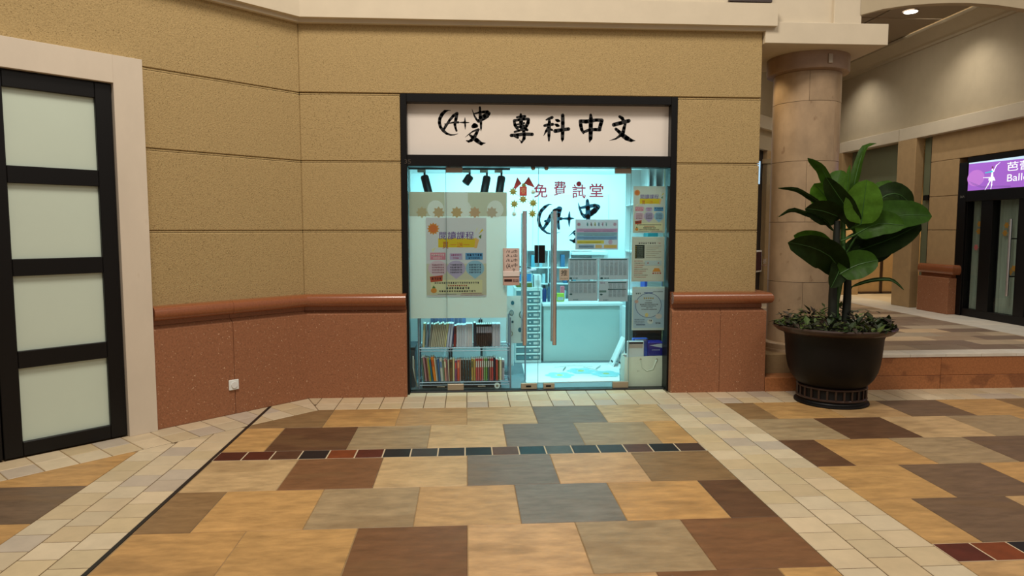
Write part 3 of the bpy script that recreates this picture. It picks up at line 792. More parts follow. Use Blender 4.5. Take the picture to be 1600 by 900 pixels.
mt = Matrix.Translation(Vector((.58, 8.0, 1.115))) @ Matrix.Rotation(math.radians(6), 4, 'Y')
bm = bmesh.new(); add_box(bm, 0, .17, 0, .12, 0, .012, .002, mt); obj('dark_sheet', bm, M['darkpanel'], o)
o = thing('file_box', 'upright white file box on the drawer tower edge', 'box', (.82, 8.1, .88))
box('box_body', .785, .866, 8.0, 8.2, .881, 1.02, M['white'], o); box('box_spine', .80, .85, 7.9975, 8.0, .90, .96, M['paper'], o, 0)

# things on the counter and shelf behind it
o = thing('desk_shelf', 'white shelf rack of paper piles on the wall behind the counter', 'shelf', (.95, 9.4, .7))
x0, x1, z0, z1 = (0.81,1.712,0.576,1.256)
for z in (z0, z0 + .22, z0 + .44, z1): box('shelf_board', x0, x1 + .0, 9.42, 9.59, z, z + .018, M['white'], o)
for xx in (x0, x0 + .3, x0 + .6, x1): box('upright', xx, xx + .016, 9.42, 9.59, z0, z1, M['white'], o)
for i in range(16):
    w = .03 + .02 * RND.random(); sh = i % 3; xx = x0 + .03 + (i // 3) * .15 + RND.random() * .05
    h = .12 + .06 * RND.random(); zz = z0 + .018 + .22 * sh
    f = box('document_file', xx, xx + w, 9.43, 9.57, zz + .001, zz + h, M['obj'], None, .002, color=RND.choice([lin(90, 160, 180), lin(190, 216, 220), lin(60, 110, 150), lin(220, 230, 230), lin(150, 190, 200)]))
    tag(f, 'document file on the %s shelf behind the counter, %s from left' % (('lowest', 'middle', 'upper')[sh], ('first', 'second', 'third', 'fourth', 'fifth', 'sixth')[i // 3]), 'file', 'document files behind the counter')
ws = box('wall_shelf', *(1.419,1.911), 9.3, 9.59, *(1.204,1.247), M['white'], None); tag(ws, 'long white wall shelf above the timetables', 'shelf')
for i, (xa, xb, h, c, lab, cat) in enumerate((( .905, .955, .20, lin(30, 60, 120), 'dark blue bottle on the counter left end', 'bottle'), (.965, 1.0, .22, lin(70, 100, 130), 'slim grey bottle beside the dark blue one on the counter', 'bottle'),
                                   (1.08, 1.17, .10, lin(170, 190, 60), 'green and yellow packet on the counter behind the timetables', 'packet'), (1.145, 1.195, .17, lin(226, 110, 126), 'small pink box standing on the counter', 'box'))):
    yy = 8.25 if i < 3 else 8.4
    if i < 2:
        t = thing('water_bottle', lab, cat, ((xa + xb) / 2, yy, .685)); r = (xb - xa) / 2
        lathe('bottle_body', (xa + xb) / 2, yy, [(r, .686), (r, .686 + h * .7), (r * .5, .686 + h * .82)], M['objgloss'], t, 16).color = c
        lathe('bottle_cap', (xa + xb) / 2, yy, [(r * .55, .686 + h * .82), (r * .55, .686 + h)], M['darkpanel'], t, 12)
    else:
        t = thing('snack_packet' if i == 2 else 'carton', lab, cat, ((xa + xb) / 2, yy, .685))
        box('carton_body', xa, xb, yy, yy + .05, .686, .686 + h, M['obj'], t, .004, color=c); box('carton_label', xa + .01, xb - .01, yy - .002, yy, .70, .70 + h * .4, M['paper'], t, 0)

# track lights
tk = thing('light_track', 'black ceiling track inside the shop above the white panel', 'light track', (-.1, 7.6, 2.2))
x0, x1, z0, z1 = (-0.639,0.479,2.208,2.147)
z0 = min(z0, 2.21) - .022
box('track_bar', x0 - .05, x1, 7.58, 7.62, z0, z0 + .035, M['black'], tk)
for xx in (x0 + .1, x1 - .15): tube('drop_rod', [(xx, 7.6, z0 + .03), (xx, 7.6, 2.30)], .008, M['black'], tk)
for i, (px, py, ang, ln, rr) in enumerate([(-0.439,2.107,-14,0.22,0.043),(0.044,2.109,34,0.085,0.044),(0.229,2.104,11,0.2,0.043),(0.387,2.104,9,0.2,0.043)]):
    t = thing('spot_lamp', ('long black spot lamp, leftmost on the ceiling track', 'short tilted black spot lamp, second on the ceiling track', 'long black spot lamp, third from left on the track', 'long black spot lamp, rightmost on the ceiling track')[i], 'spot lamp', (px, 7.6, z0), 'track spot lamps')
    box('adapter', px - .075, px + .005, 7.575, 7.625, z0 - .03, z0, M['steel_dull'], t)
    tube('lamp_arm', [(px, 7.6, z0), (px, 7.6, pz := py - .01)], .011, M['black'], t)
    a = math.radians(ang); d = Vector((-math.sin(a), -.12, -math.cos(a))).normalized()
    c = Vector((px, 7.6, py))
    tube('lamp_head', [c - d * .015, c, c + d * ln, c + d * (ln + .004)], rr, M['black'], t, 16, taper=[rr * .8, rr, rr, rr * .85])

# ------------------------------------------------------------------ posters and prints on the glass
def sheet(name, label, rect, y, th, material, cat='poster', frame=None):
    x0, x1, z0, z1 = rect
    t = thing(name, label, cat, ((x0 + x1) / 2, y, z0))
    box('sheet', x0, x1, y, y + th, z0, z1, material, t, 0)
    return t, x0, x1, z0, z1
PK = lin(222, 140, 160); PKL = lin(226, 198, 214); LV = lin(196, 180, 214); BL = lin(96, 160, 210); BLL = lin(160, 200, 226)
YE = lin(232, 200, 30); PU = lin(104, 56, 152); RE = lin(196, 70, 44); ORG = lin(226, 150, 60); DKT = lin(40, 40, 56); CRM = lin(232, 224, 186); GRN = lin(90, 130, 60)

def course_poster(pr, x0, x1, z0, z1, rnd, sheetcol):
    w, h = x1 - x0, z1 - z0
    X = lambda u: x0 + u * w
    Z = lambda v: z1 - v * h
    pr.rect(x0, x1, z0, z1, sheetcol); pr.layer()
    pr.star(X(.12), Z(.14), .105 * w, .075 * w, 12, ORG); pr.layer(); pr.ell(X(.12), Z(.14), .065 * w, .065 * w, lin(226, 128, 62))
    pr.rect(X(.20), X(.82), Z(.375), Z(.26), YE)
    pr.poly([(X(.82), Z(.25)), (X(.88), Z(.28)), (X(.84), Z(.385)), (X(.80), Z(.385))], lin(238, 190, 120)); pr.poly([(X(.87), Z(.24)), (X(.92), Z(.21)), (X(.91), Z(.27))], GRN)
    pr.poly([(X(.81), Z(.21)), (X(.84), Z(.13)), (X(.86), Z(.13))], CRM); pr.poly([(X(.87), Z(.21)), (X(.93), Z(.14)), (X(.95), Z(.16))], YE)
    pr.poly([(X(.09), Z(.40)), (X(.17), Z(.37)), (X(.11), Z(.435))], CRM)
    pr.layer()
    pr.text('閱讀課程', X(.22), X(.79), Z(.275), Z(.175), PU)
    pr.text('買', X(.27), X(.37), Z(.39), Z(.305), RE); pr.text('一送一', X(.40), X(.72), Z(.375), Z(.31), lin(226, 130, 30))
    pr.rect(X(.065), X(.32), Z(.53), Z(.44), PK); pr.rect(X(.39), X(.60), Z(.53), Z(.45), LV); pr.rect(X(.65), X(.94), Z(.53), Z(.445), BL)
    pr.layer()
    for a, b, c in ((.08, .30, lin(250, 226, 232)), (.41, .58, lin(190, 90, 140)), (.67, .93, lin(24, 60, 110))):
        pr.lines(X(a), X(b), Z(.485), .028 * h, 6, c, rnd); pr.lines(X(a + .03), X(b - .04), Z(.522), .022 * h, 6, c, rnd)
    pr.rect(X(.0), X(1), z0 + .02 * h, z0 + .42 * h, lin(216, 210, 190)); pr.layer()
    pr.ell(X(.19), Z(.64), .16 * w, .10 * h, PKL); pr.ell(X(.495), Z(.64), .155 * w, .10 * h, LV); pr.poly([(X(.37), Z(.70)), (X(.62), Z(.70)), (X(.495), Z(.775))], LV)
    pr.ell(X(.81), Z(.64), .155 * w, .10 * h, BLL); pr.poly([(X(.69), Z(.70)), (X(.93), Z(.70)), (X(.81), Z(.775))], BLL)
    pr.rect(X(.07), X(.93), Z(.95), Z(.785), CRM); pr.layer()
    for c, col in ((.19, lin(150, 60, 90)), (.495, DKT), (.81, lin(40, 60, 100))):
        for r in range(4): pr.lines(X(c - .10), X(c + .10), Z(.605 + r * .032), .020 * h, 8, col, rnd)
    pr.poly([(X(.055), Z(.745)), (X(.27), Z(.725)), (X(.265), Z(.80)), (X(.07), Z(.815))], lin(196, 84, 52)); pr.layer(); pr.lines(X(.08), X(.25), Z(.785), .032 * h, 4, lin(96, 24, 20), rnd)
    pr.lines(X(.13), X(.88), Z(.835), .022 * h, 20, DKT, rnd); pr.lines(X(.35), X(.68), Z(.868), .02 * h, 9, RE, rnd)
    pr.lines(X(.32), X(.72), Z(.905), .028 * h, 9, DKT, rnd); pr.lines(X(.20), X(.82), Z(.94), .022 * h, 15, DKT, rnd)
    pr.ell(X(.12), Z(.92), .05 * w, .032 * h, ORG); pr.poly([(X(.09), Z(.89)), (X(.15), Z(.89)), (X(.12), Z(.855))], GRN)
    pr.lines(X(.18), X(.50), Z(.975), .010 * h, 22, lin(120, 120, 130), rnd); pr.lines(X(.58), X(.92), Z(.965), .012 * h, 20, lin(180, 110, 120), rnd); pr.lines(X(.56), X(.95), Z(.985), .009 * h, 22, lin(180, 110, 120), rnd)

# big white backing panel with soft sun shapes, then the poster on it
t, x0, x1, z0, z1 = sheet('backing_panel', 'large translucent white panel with row of suns behind left glass', (-0.53,0.387,0.706,1.897), 6.617, .004, M['vellum'], 'panel')
pr = Print(6.6165)
w, h = x1 - x0, z1 - z0
pr.rect(x0, x1, z1 - .19 * h, z1, lin(206, 198, 180)); pr.layer()
for u in (.27, .55, .88): pr.ell(x0 + u * w, z1 - .135 * h, .085 * w, .07 * h, lin(238, 240, 240), 20)
pr.rect(x0 + .36 * w, x0 + .60 * w, z1 - .19 * h, z1, lin(238, 240, 240)); pr.layer()
for u, c in ((.13, lin(206, 186, 150)), (.30, lin(204, 176, 140)), (.485, lin(206, 176, 130)), (.67, lin(210, 172, 140)), (.845, lin(206, 188, 170))):
    pr.star(x0 + u * w, z1 - .16 * h, .062 * w, .042 * w, 8, c)
pr.build('sun_print', t)
rnd = random.Random(3)
t, x0, x1, z0, z1 = sheet('course_poster', 'colourful course poster on the white panel behind left glass', (-0.374,0.192,0.911,1.658), 6.612, .002, M['paper'])
pr = Print(6.6115); course_poster(pr, x0, x1, z0, z1, rnd, lin(222, 218, 226)); pr.build('poster_print', t)
t, x0, x1, z0, z1 = sheet('course_poster', 'small course poster, top of three on the right glass pane', (1.595,1.906,1.513,1.958), 6.613, .002, M['paper'])
pr = Print(6.6125); course_poster(pr, x0, x1, z0, z1, rnd, lin(206, 200, 192)); pr.build('poster_print', t)

t, x0, x1, z0, z1 = sheet('notice_poster', 'text notice with dark green box, middle of three on right pane', (1.587,1.906,1.046,1.477), 6.613, .002, M['paper'])
pr = Print(6.6125); w, h = x1 - x0, z1 - z0; X = lambda u: x0 + u * w; Z = lambda v: z1 - v * h
pr.rect(x0, x1, z0, z1, lin(206, 196, 184)); pr.layer(); pr.rect(X(.05), X(.95), Z(.96), Z(.06), lin(218, 212, 200)); pr.layer()
pr.lines(X(.20), X(.74), Z(.16), .035 * h, 8, DKT, rnd); pr.lines(X(.78), X(.88), Z(.155), .02 * h, 2, RE, rnd)
pr.rect(X(.10), X(.39), Z(.48), Z(.18), lin(40, 48, 40)); pr.layer()
for k in range(6): pr.lines(X(.17), X(.35), Z(.235 + k * .045), .016 * h, 6, lin(190, 200, 180), rnd); pr.ell(X(.13), Z(.225 + k * .045), .012 * w, .008 * h, YE, 8)
for k in range(7): pr.lines(X(.44), X(.90 - .08 * (k % 3)), Z(.215 + k * .042), .014 * h, 12, (lin(120, 110, 100), lin(150, 110, 70))[k % 2], rnd)
for k in range(9): pr.lines(X(.08), X((.34, .5, .44)[k % 3]), Z(.55 + k * .045), .016 * h, 9, (RE, lin(130, 110, 100))[k % 3 == 1], rnd)
pr.rect(X(.40), X(.92), Z(.64), Z(.53), lin(196, 206, 212)); pr.layer(); pr.ell(X(.50), Z(.585), .02 * w, .016 * h, RE, 8); pr.ell(X(.82), Z(.585), .02 * w, .016 * h, RE, 8)
pr.poly([(X(.64), Z(.78)), (X(.90), Z(.78)), (X(.84), Z(.70)), (X(.70), Z(.70))], ORG); pr.lines(X(.63), X(.92), Z(.83), .03 * h, 4, RE, rnd)
pr.build('notice_print', t)

t, x0, x1, z0, z1 = sheet('circle_poster', 'pale blue poster with ring drawing, lowest of three on right pane', (1.597,1.927,0.573,0.996), 6.613, .002, M['paper'])
pr = Print(6.6125); w, h = x1 - x0, z1 - z0; X = lambda u: x0 + u * w; Z = lambda v: z1 - v * h
pr.rect(x0, x1, z0, z1, lin(206, 210, 206)); pr.layer(); pr.rect(X(.04), X(.96), Z(.95), Z(.05), lin(186, 204, 222)); pr.layer(); pr.rect(X(.04), X(.96), Z(.30), Z(.05), lin(214, 222, 228)); pr.layer()
pr.ell(X(.49), Z(.43), .39 * w, .285 * h, lin(70, 90, 150), 32); pr.layer(); pr.ell(X(.49), Z(.43), .375 * w, .275 * h, lin(206, 220, 230), 32); pr.layer()
pr.rect(X(.35), X(.62), Z(.15), Z(.13), lin(60, 90, 150)); pr.lines(X(.10), X(.26), Z(.17), .03 * h, 3, lin(70, 90, 90), rnd); pr.lines(X(.62), X(.92), Z(.125), .02 * h, 8, lin(90, 100, 110), rnd)
pr.lines(X(.33), X(.65), Z(.285), .04 * h, 5, lin(190, 160, 40), rnd); pr.lines(X(.40), X(.58), Z(.33), .018 * h, 6, DKT, rnd)
for k, (a, b) in enumerate(((.38, .60), (.23, .78), (.26, .72), (.42, .62), (.28, .74))): pr.lines(X(a), X(b), Z(.38 + k * .038), .022 * h, 12, DKT, rnd)
pr.ell(X(.13), Z(.34), .06 * w, .04 * h, lin(220, 180, 170), 12); pr.ell(X(.80), Z(.68), .10 * w, .06 * h, lin(226, 214, 210), 14); pr.ell(X(.55), Z(.80), .09 * w, .06 * h, lin(226, 226, 224), 14)
pr.ell(X(.44), Z(.65), .05 * w, .05 * h, lin(232, 212, 150), 12); pr.lines(X(.50), X(.60), Z(.80), .04 * h, 2, DKT, rnd); pr.lines(X(.70), X(.86), Z(.86), .04 * h, 3, DKT, rnd)
for k in range(3): pr.lines(X(.08), X(.38), Z(.76 + k * .04), .016 * h, 12, lin(60, 80, 110), rnd)
pr.rect(X(.13), X(.40), Z(.885), Z(.865), lin(50, 70, 110)); pr.build('ring_print', t)

t, x0, x1, z0, z1 = sheet('colour_timetable', 'pastel striped timetable sheet high on the right glass door', (1.04,1.453,1.355,1.641), 6.613, .002, M['paper'])
pr = Print(6.6125); w, h = x1 - x0, z1 - z0; X = lambda u: x0 + u * w; Z = lambda v: z1 - v * h
pr.rect(x0, x1, z0, z1, lin(206, 210, 224)); pr.layer()
pr.star(X(.08), Z(.16), .05 * w, .03 * w, 8, lin(190, 140, 160)); pr.star(X(.92), Z(.16), .05 * w, .03 * w, 8, lin(196, 160, 180))
for k in range(6): pr.text('🞙' if False else 'AOOBOO'[k], X(.25 + k * .088), X(.31 + k * .088), Z(.22), Z(.10), (lin(130, 180, 190), lin(180, 170, 180), lin(190, 196, 130), lin(140, 170, 190), lin(190, 150, 180), lin(150, 190, 196))[k]) if False else pr.lines(X(.25 + k * .088), X(.31 + k * .088), Z(.22), .12 * h, 1, (lin(130, 180, 190), lin(180, 170, 180), lin(190, 196, 130), lin(140, 170, 190), lin(190, 150, 180), lin(150, 190, 196))[k], rnd)
for k, c in enumerate((lin(206, 164, 200), lin(150, 194, 206), lin(130, 180, 216))):
    pr.rect(X(.03), X(.98), Z(.42 + k * .125), Z(.30 + k * .125), c); pr.layer()
    pr.lines(X(.06), X(.95), Z(.36 + k * .125), .02 * h, 30, lin(90, 80, 130), rnd); pr.lines(X(.2), X(.9), Z(.41 + k * .125), .02 * h, 24, lin(90, 80, 130), rnd)
pr.rect(X(.04), X(.67), Z(.80), Z(.69), lin(226, 210, 90)); pr.rect(X(.08), X(.44), Z(.96), Z(.84), lin(150, 176, 200)); pr.rect(X(.47), X(.62), Z(.95), Z(.84), lin(226, 196, 130)); pr.rect(X(.67), X(.97), Z(.95), Z(.84), lin(226, 190, 110)); pr.ell(X(.82), Z(.75), .05 * w, .08 * h, lin(206, 176, 200), 12); pr.layer()
pr.lines(X(.07), X(.60), Z(.77), .03 * h, 18, lin(150, 130, 40), rnd); pr.lines(X(.09), X(.42), Z(.92), .03 * h, 14, lin(70, 90, 120), rnd)
pr.build('timetable_print', t)

for i, (rc, lab) in enumerate((((0.974,1.259,1.067,1.272), 'grey timetable sheet, upper left of four on the right door'), ((1.271,1.558,1.066,1.272), 'grey timetable sheet, upper right of four on the right door'),
                 ((0.976,1.261,0.861,1.055), 'grey timetable sheet, lower left of four on the right door'), ((1.27,1.554,0.855,1.056), 'grey timetable sheet, lower right of four with two short tables'))):
    t, x0, x1, z0, z1 = sheet('timetable', lab, rc, 6.613, .002, M['paper']); t['group'] = 'timetable sheets on the glass'
    pr = Print(6.6125); w, h = x1 - x0, z1 - z0; X = lambda u: x0 + u * w; Z = lambda v: z1 - v * h
    pr.rect(x0, x1, z0, z1, lin(192, 198, 210)); pr.layer()
    xs = .05 if i < 3 else .32
    heads = (.04,) if i < 3 else (.07, .40)
    for hv in heads: pr.rect(X(xs), X(.95), Z(hv + .045), Z(hv), lin(60, 100, 100))
    for r in range(12 if i != 2 else 9):
        v = .13 + r * .058
        for c in range(6 if i < 3 else 4):
            u = xs + .02 + c * .15
            pr.lines(X(u), X(u + .11), Z(v), .026 * h, 5, (lin(120, 128, 140), lin(140, 120, 124))[c == 3], rnd)
        pr.rect(X(xs), X(.95), Z(v + .014), Z(v + .008), lin(160, 168, 180))
    pr.ell(X(.09), Z(.93 if i < 2 else .66), .05 * w, .045 * h, lin(70, 104, 110), 12); pr.lines(X(.16), X(.34), Z(.955), .05 * h, 4, lin(90, 120, 130), rnd)
    if i == 3: pr.rect(X(.02), X(.26), Z(.56), Z(.46), lin(120, 150, 150)); pr.lines(X(.05), X(.22), Z(.14), .06 * h, 3, lin(160, 130, 170), rnd)
    pr.build('table_print', t)

t, x0, x1, z0, z1 = sheet('push_sign', 'small square push sign on the right glass door', (0.885,0.978,1.063,1.173), 6.588, .004, M['paper'], 'sign')
pr = Print(6.5875); pr.rect(x0, x1, z0, z1, lin(206, 186, 166)); pr.layer(); w = x1 - x0; h = z1 - z0
pr.text('推', x0 + .17 * w, x1 - .17 * w, z0 + .38 * h, z1 - .08 * h, INK); pr.text('PUSH', x0 + .15 * w, x1 - .15 * w, z0 + .10 * h, z0 + .22 * h, lin(120, 100, 84)); pr.build('sign_print', t)

# card holder on the left door
ch = thing('card_holder', 'pink rack of logo cards stuck on the left glass door', 'card holder', (.40, 6.58, 1.0))
x0, x1, z0, z1 = (0.347,0.504,1.019,1.37)
box('holder_back', x0, x1, 6.585, 6.593, z0, z1, M['obj'], ch, .001, color=lin(190, 164, 152))
for k, (za, zb) in enumerate(((.0, .115), (.115, .235), (.235, .36), (.36, .60))):
    yy = 6.578 - k * .004; a, b = z1 - za * (z1 - z0), z1 - zb * (z1 - z0)
    dx = (.003, -.003, 0, .002)[k]
    cd = box('logo_card', x0 + .012 + dx, x1 - .006 + dx, yy, yy + .003, b - .05, a, M['obj'], ch, 0, color=lin(200, 178, 168))
    pr = Print(yy - .0005); w = x1 - x0; hh = a - b
    zt = a - .012
    pr.text('A+', x0 + .26 * w + dx, x0 + .60 * w + dx, zt - .05, zt - .006, INK); pr.stroke([(x0 + .30 * w, zt - .002, .003), (x0 + .20 * w, zt - .03, .006), (x0 + .26 * w, zt - .055, .004)], INK); pr.text('中', x0 + .64 * w, x0 + .86 * w, zt - .04, zt - .002, INK)
    if k == 3: pr.text('文', x0 + .56 * w, x0 + .74 * w, zt - .085, zt - .05, INK); pr.text('專科中文', x0 + .22 * w, x0 + .66 * w, zt - .115, zt - .09, INK)
    pr.build('card_print', cd)
box('holder_lip', x0, x1, 6.555, 6.585, z0 + .24 * (z1 - z0), z0 + .38 * (z1 - z0), M['obj'], ch, .003, color=lin(216, 204, 198))
box('holder_tray', x0 + .004, x1 - .002, 6.562, 6.585, z0, z0 + .22 * (z1 - z0), M['obj'], ch, .003, color=lin(184, 152, 140))
pr = Print(6.5615); pr.rect(x0 + .012, x0 + .085, z0 + .035, z0 + .06, lin(70, 40, 36)); pr.lines(x0 + .09, x1 - .01, z0 + .03, .03, 4, lin(120, 90, 84), rnd); pr.build('tray_print', ch)

# red lettering on the right door glass
lt = thing('glass_lettering', 'red outlined characters stuck high across the glass doors', 'lettering', (1.0, 6.608, 2.0))
pr = Print(6.6075); pr.bold = .014; LR = lin(190, 40, 64)
for ch_, (a, b, c, d) in zip('免費試堂', ((0.641,0.771,1.845,1.977), (0.829,0.95,1.864,2.002), (1.006,1.135,1.84,1.973), (1.171,1.305,1.853,1.98))):
    pr.text(ch_, a, b, c, d, LR)
pr.layer(); x_, z_ = (1.069,1.976); pr.ell(x_, z_, .022, .022, lin(190, 60, 80), 14); pr.star(x_, z_, .028, .022, 10, lin(190, 60, 80))
pr.build('character', lt)

# new year ornament on the left door
orn = thing('new_year_ornament', 'red and gold new year ornament hung on the left glass door', 'ornament', (.5, 6.61, 1.9))
def O(px, py): return px, py
for i, tri in enumerate(([(0.485,2.037),(0.449,1.933),(0.472,1.928),(0.525,1.978)], [(0.593,2.043),(0.55,1.98),(0.59,1.961),(0.653,1.939)])):
    bm = bmesh.new()
    f = [bm.verts.new((x, 6.612, z)) for x, z in tri]; b_ = [bm.verts.new((x, 6.620, z)) for x, z in tri]
    bm.faces.new(f); bm.faces.new(b_[::-1])
    for k in range(4): bm.faces.new((f[k], f[(k + 1) % 4], b_[(k + 1) % 4], b_[k]))
    obj('paper_fan', bm, M['obj'], orn, color=lin(206, 62, 62))
x0, x1, z0, z1 = (0.507,0.576,1.863,1.952)
ln_ = box('lantern', x0, x1, 6.611, 6.627, z0, z1, M['obj'], orn, .004, color=lin(222, 74, 66))
pr = Print(6.6105); pr.text('春', x0 + .012, x1 - .012, z0 + .02, z1 - .012, lin(236, 190, 150)); pr.build('lantern_print', ln_)
stars = [(0.446,1.903),(0.54,1.831),(0.457,1.786),(0.636,1.796),(0.629,1.696),(0.548,1.961),(0.455,1.691),(0.636,1.899)]
for k, (x, z) in enumerate(stars):
    r = .043 if k < 5 else .03
    bm = bmesh.new(); n = 8
    ring = [bm.verts.new((x + (r if j % 2 == 0 else r * .55) * math.cos(math.pi * j / n), 6.614, z + (r if j % 2 == 0 else r * .55) * math.sin(math.pi * j / n))) for j in range(2 * n)]
    c1 = bm.verts.new((x, 6.608, z)); c0 = bm.verts.new((x, 6.620, z))
    for j in range(2 * n): bm.faces.new((ring[j], ring[(j + 1) % (2 * n)], c1)); bm.faces.new((ring[(j + 1) % (2 * n)], ring[j], c0))
    obj('gold_star', bm, M['objgloss'], orn, color=lin(168, 148, 60) if k < 6 else lin(206, 206, 190))
for a, b in ((0, 1), (1, 2), (1, 3), (3, 4), (5, 1), (2, 6)):
    tube('cord', [(stars[a][0], 6.616, stars[a][1]), (stars[b][0], 6.616, stars[b][1])], .002, M['steel_dull'], orn, 5)

# ------------------------------------------------------------------ bookshelf
rk = thing('wire_rack', 'two-tier chrome wire rack of books behind the left glass', 'rack', (0, 6.8, 0))
RX0, RX1, RY0, RY1 = -.460, .425, 6.69, 6.95
for x in (RX0, RX1):
    for y in (RY0, RY1): tube('post', [(x, y, 0.0), (x, y, .70)], .008, M['chrome'], rk, 8)
for z in (.078, .412):
    bm = bmesh.new()
    for y in (RY0, RY1): add_tube(bm, [(RX0, y, z - .008), (RX1, y, z - .008)], .005, 6); add_tube(bm, [(RX0, y, z - .035), (RX1, y, z - .035)], .004, 6)
    for x in (RX0, RX1): add_tube(bm, [(x, RY0, z - .008), (x, RY1, z - .008)], .005, 6)
    for k in range(20):
        x = RX0 + (RX1 - RX0) * (k + .5) / 20; add_tube(bm, [(x, RY0, z - .004), (x, RY1, z - .004)], .0022, 5)
    obj('wire_shelf', bm, M['chrome'], rk)
for x in (-0.161, 0.141): tube('rear_upright', [(x, RY1, .05), (x, RY1, .70)], .005, M['chrome'], rk, 6)
def book_mesh():
    bm = bmesh.new()   # unit book: x thickness, y depth (spine at -y), z height
    prof = [(-.5, .5), (-.5, -.44), (-.3, -.5), (.3, -.5), (.5, -.44), (.5, .5), (.40, .5), (.40, -.38), (-.40, -.38), (-.40, .5)]
    lo = [bm.verts.new((x, y, 0)) for x, y in prof]; hi = [bm.verts.new((x, y, 1)) for x, y in prof]
    n = len(prof)
    for i in range(n): bm.faces.new((lo[i], lo[(i + 1) % n], hi[(i + 1) % n], hi[i]))
    for ring in (lo, hi):
        for q in ((0, 1, 8, 9), (5, 6, 7, 4), (1, 2, 3, 8), (3, 4, 7, 8)): bm.faces.new([ring[k] for k in q])
    me = bpy.data.meshes.new('book'); bmesh.ops.recalc_face_normals(bm, faces=bm.faces); bm.to_mesh(me); bm.free()
    me.materials.append(M['obj'])
    bm = bmesh.new(); add_box(bm, -.395, .395, -.375, .47, .015, .985, 0); pg = bpy.data.meshes.new('pages'); bm.to_mesh(pg); bm.free(); pg.materials.append(M['page'])
    bm = bmesh.new(); add_box(bm, -.30, .30, -.508, -.499, .62, .9, 0); tl = bpy.data.meshes.new('spine_title'); bm.to_mesh(tl); bm.free(); tl.materials.append(M['obj'])
    return me, pg, tl
BK, PG, TL = book_mesh()
ORD = ['first', 'second', 'third', 'fourth', 'fifth', 'sixth', 'seventh', 'eighth', 'ninth', 'tenth', 'eleventh', 'twelfth', 'thirteenth', 'fourteenth', 'fifteenth', 'sixteenth', 'seventeenth', 'eighteenth', 'nineteenth', 'twentieth']
def nth(k):
    if k < 20: return ORD[k]
    tens = ['', '', 'twenty', 'thirty', 'forty', 'fifty'][(k + 1) // 10]
    return (tens + '-' + ORD[k % 10]) if (k + 1) % 10 else {30: 'thirtieth', 40: 'fortieth', 50: 'fiftieth'}[k + 1]
PXM = .8815 / 142
def shelve(items, px0, z, tier, group, y0):
    px = px0; k = 0
    for wpx, h, lean, cname, rgb, tname in items:
        if rgb is None: px += wpx; continue
        w = wpx * PXM * .9; x = -.456 + (px + wpx / 2 - 655) * PXM
        dep = .16 if h > .2 else .13
        a = math.radians(lean)
        o = bpy.data.objects.new('book', None); COL.objects.link(o); o.location = (x - (math.sin(a) * h / 2 if lean else 0), y0 + dep / 2, z + abs(math.sin(a)) * w / 2 + .001)
        o.rotation_euler = (0, a, 0); o.empty_display_size = .05
        tag(o, '%s book on the wire rack, %s from the left on the %s shelf' % (cname, nth(k), tier), 'book', group)
        o.scale = (1, 1, 1)
        for nm, me, c in (('cover', BK, rgb), ('pages', PG, None), ('spine_title', TL, tname)):
            if nm == 'spine_title' and tname is None: continue
            c_ = bpy.data.objects.new(nm, me); COL.objects.link(c_); c_.parent = o; c_.scale = (w, dep, h)
            if c: c_.color = c
        k += 1; px += wpx
    return px
WH = lin(206, 206, 222); BE = lin(178, 168, 150); NV = lin(28, 32, 54)
top = [(4, .23, 3, 'cream', lin(190, 176, 140), None), (1.2, 0, 0, '', None, None), (4.2, .225, 4, 'grey-blue', lin(110, 124, 146), None), (1, 0, 0, '', None, None), (3.6, .225, 7, 'grey', lin(128, 124, 122), None)]
top += [(2.75, .222 + .006 * (i % 3), 8, ('thin beige', 'thin grey-beige')[i % 2], jit(BE, .12), None) for i in range(8)]
top += [(2.2, .23, 8, 'thin yellow-cream', lin(214, 200, 140), None), (4.2, .23, 7, 'lilac-white', lin(182, 180, 206), None), (4.2, .228, 6, 'pale lilac', lin(192, 190, 214), None), (1.2, 0, 0, '', None, None), (4.4, .205, 2, 'dark red', lin(128, 30, 30), lin(60, 20, 20))]
top += [(2.5, .213 + .002 * (i % 2), 0, 'thin white', jit(WH, .06), None) for i in range(6)] + [(2.6, .225, 0, 'thin pinkish white', jit(lin(206, 196, 206), .06), None) for i in range(4)]
top += [(1, 0, 0, '', None, None), (4.5, .23, 0, 'navy', NV, None)] + [(3.05, .218, 0, 'black and maroon', lin(44, 26, 32), lin(180, 170, 190)) for i in range(8)] + [(.6, 0, 0, '', None, None)] + [(2.6, .222, 0, 'thin lilac-grey', jit(lin(196, 192, 208), .05), None) for i in range(5)]
shelve(top, 660.5, .412, 'upper', 'books on the upper rack shelf', 6.70)
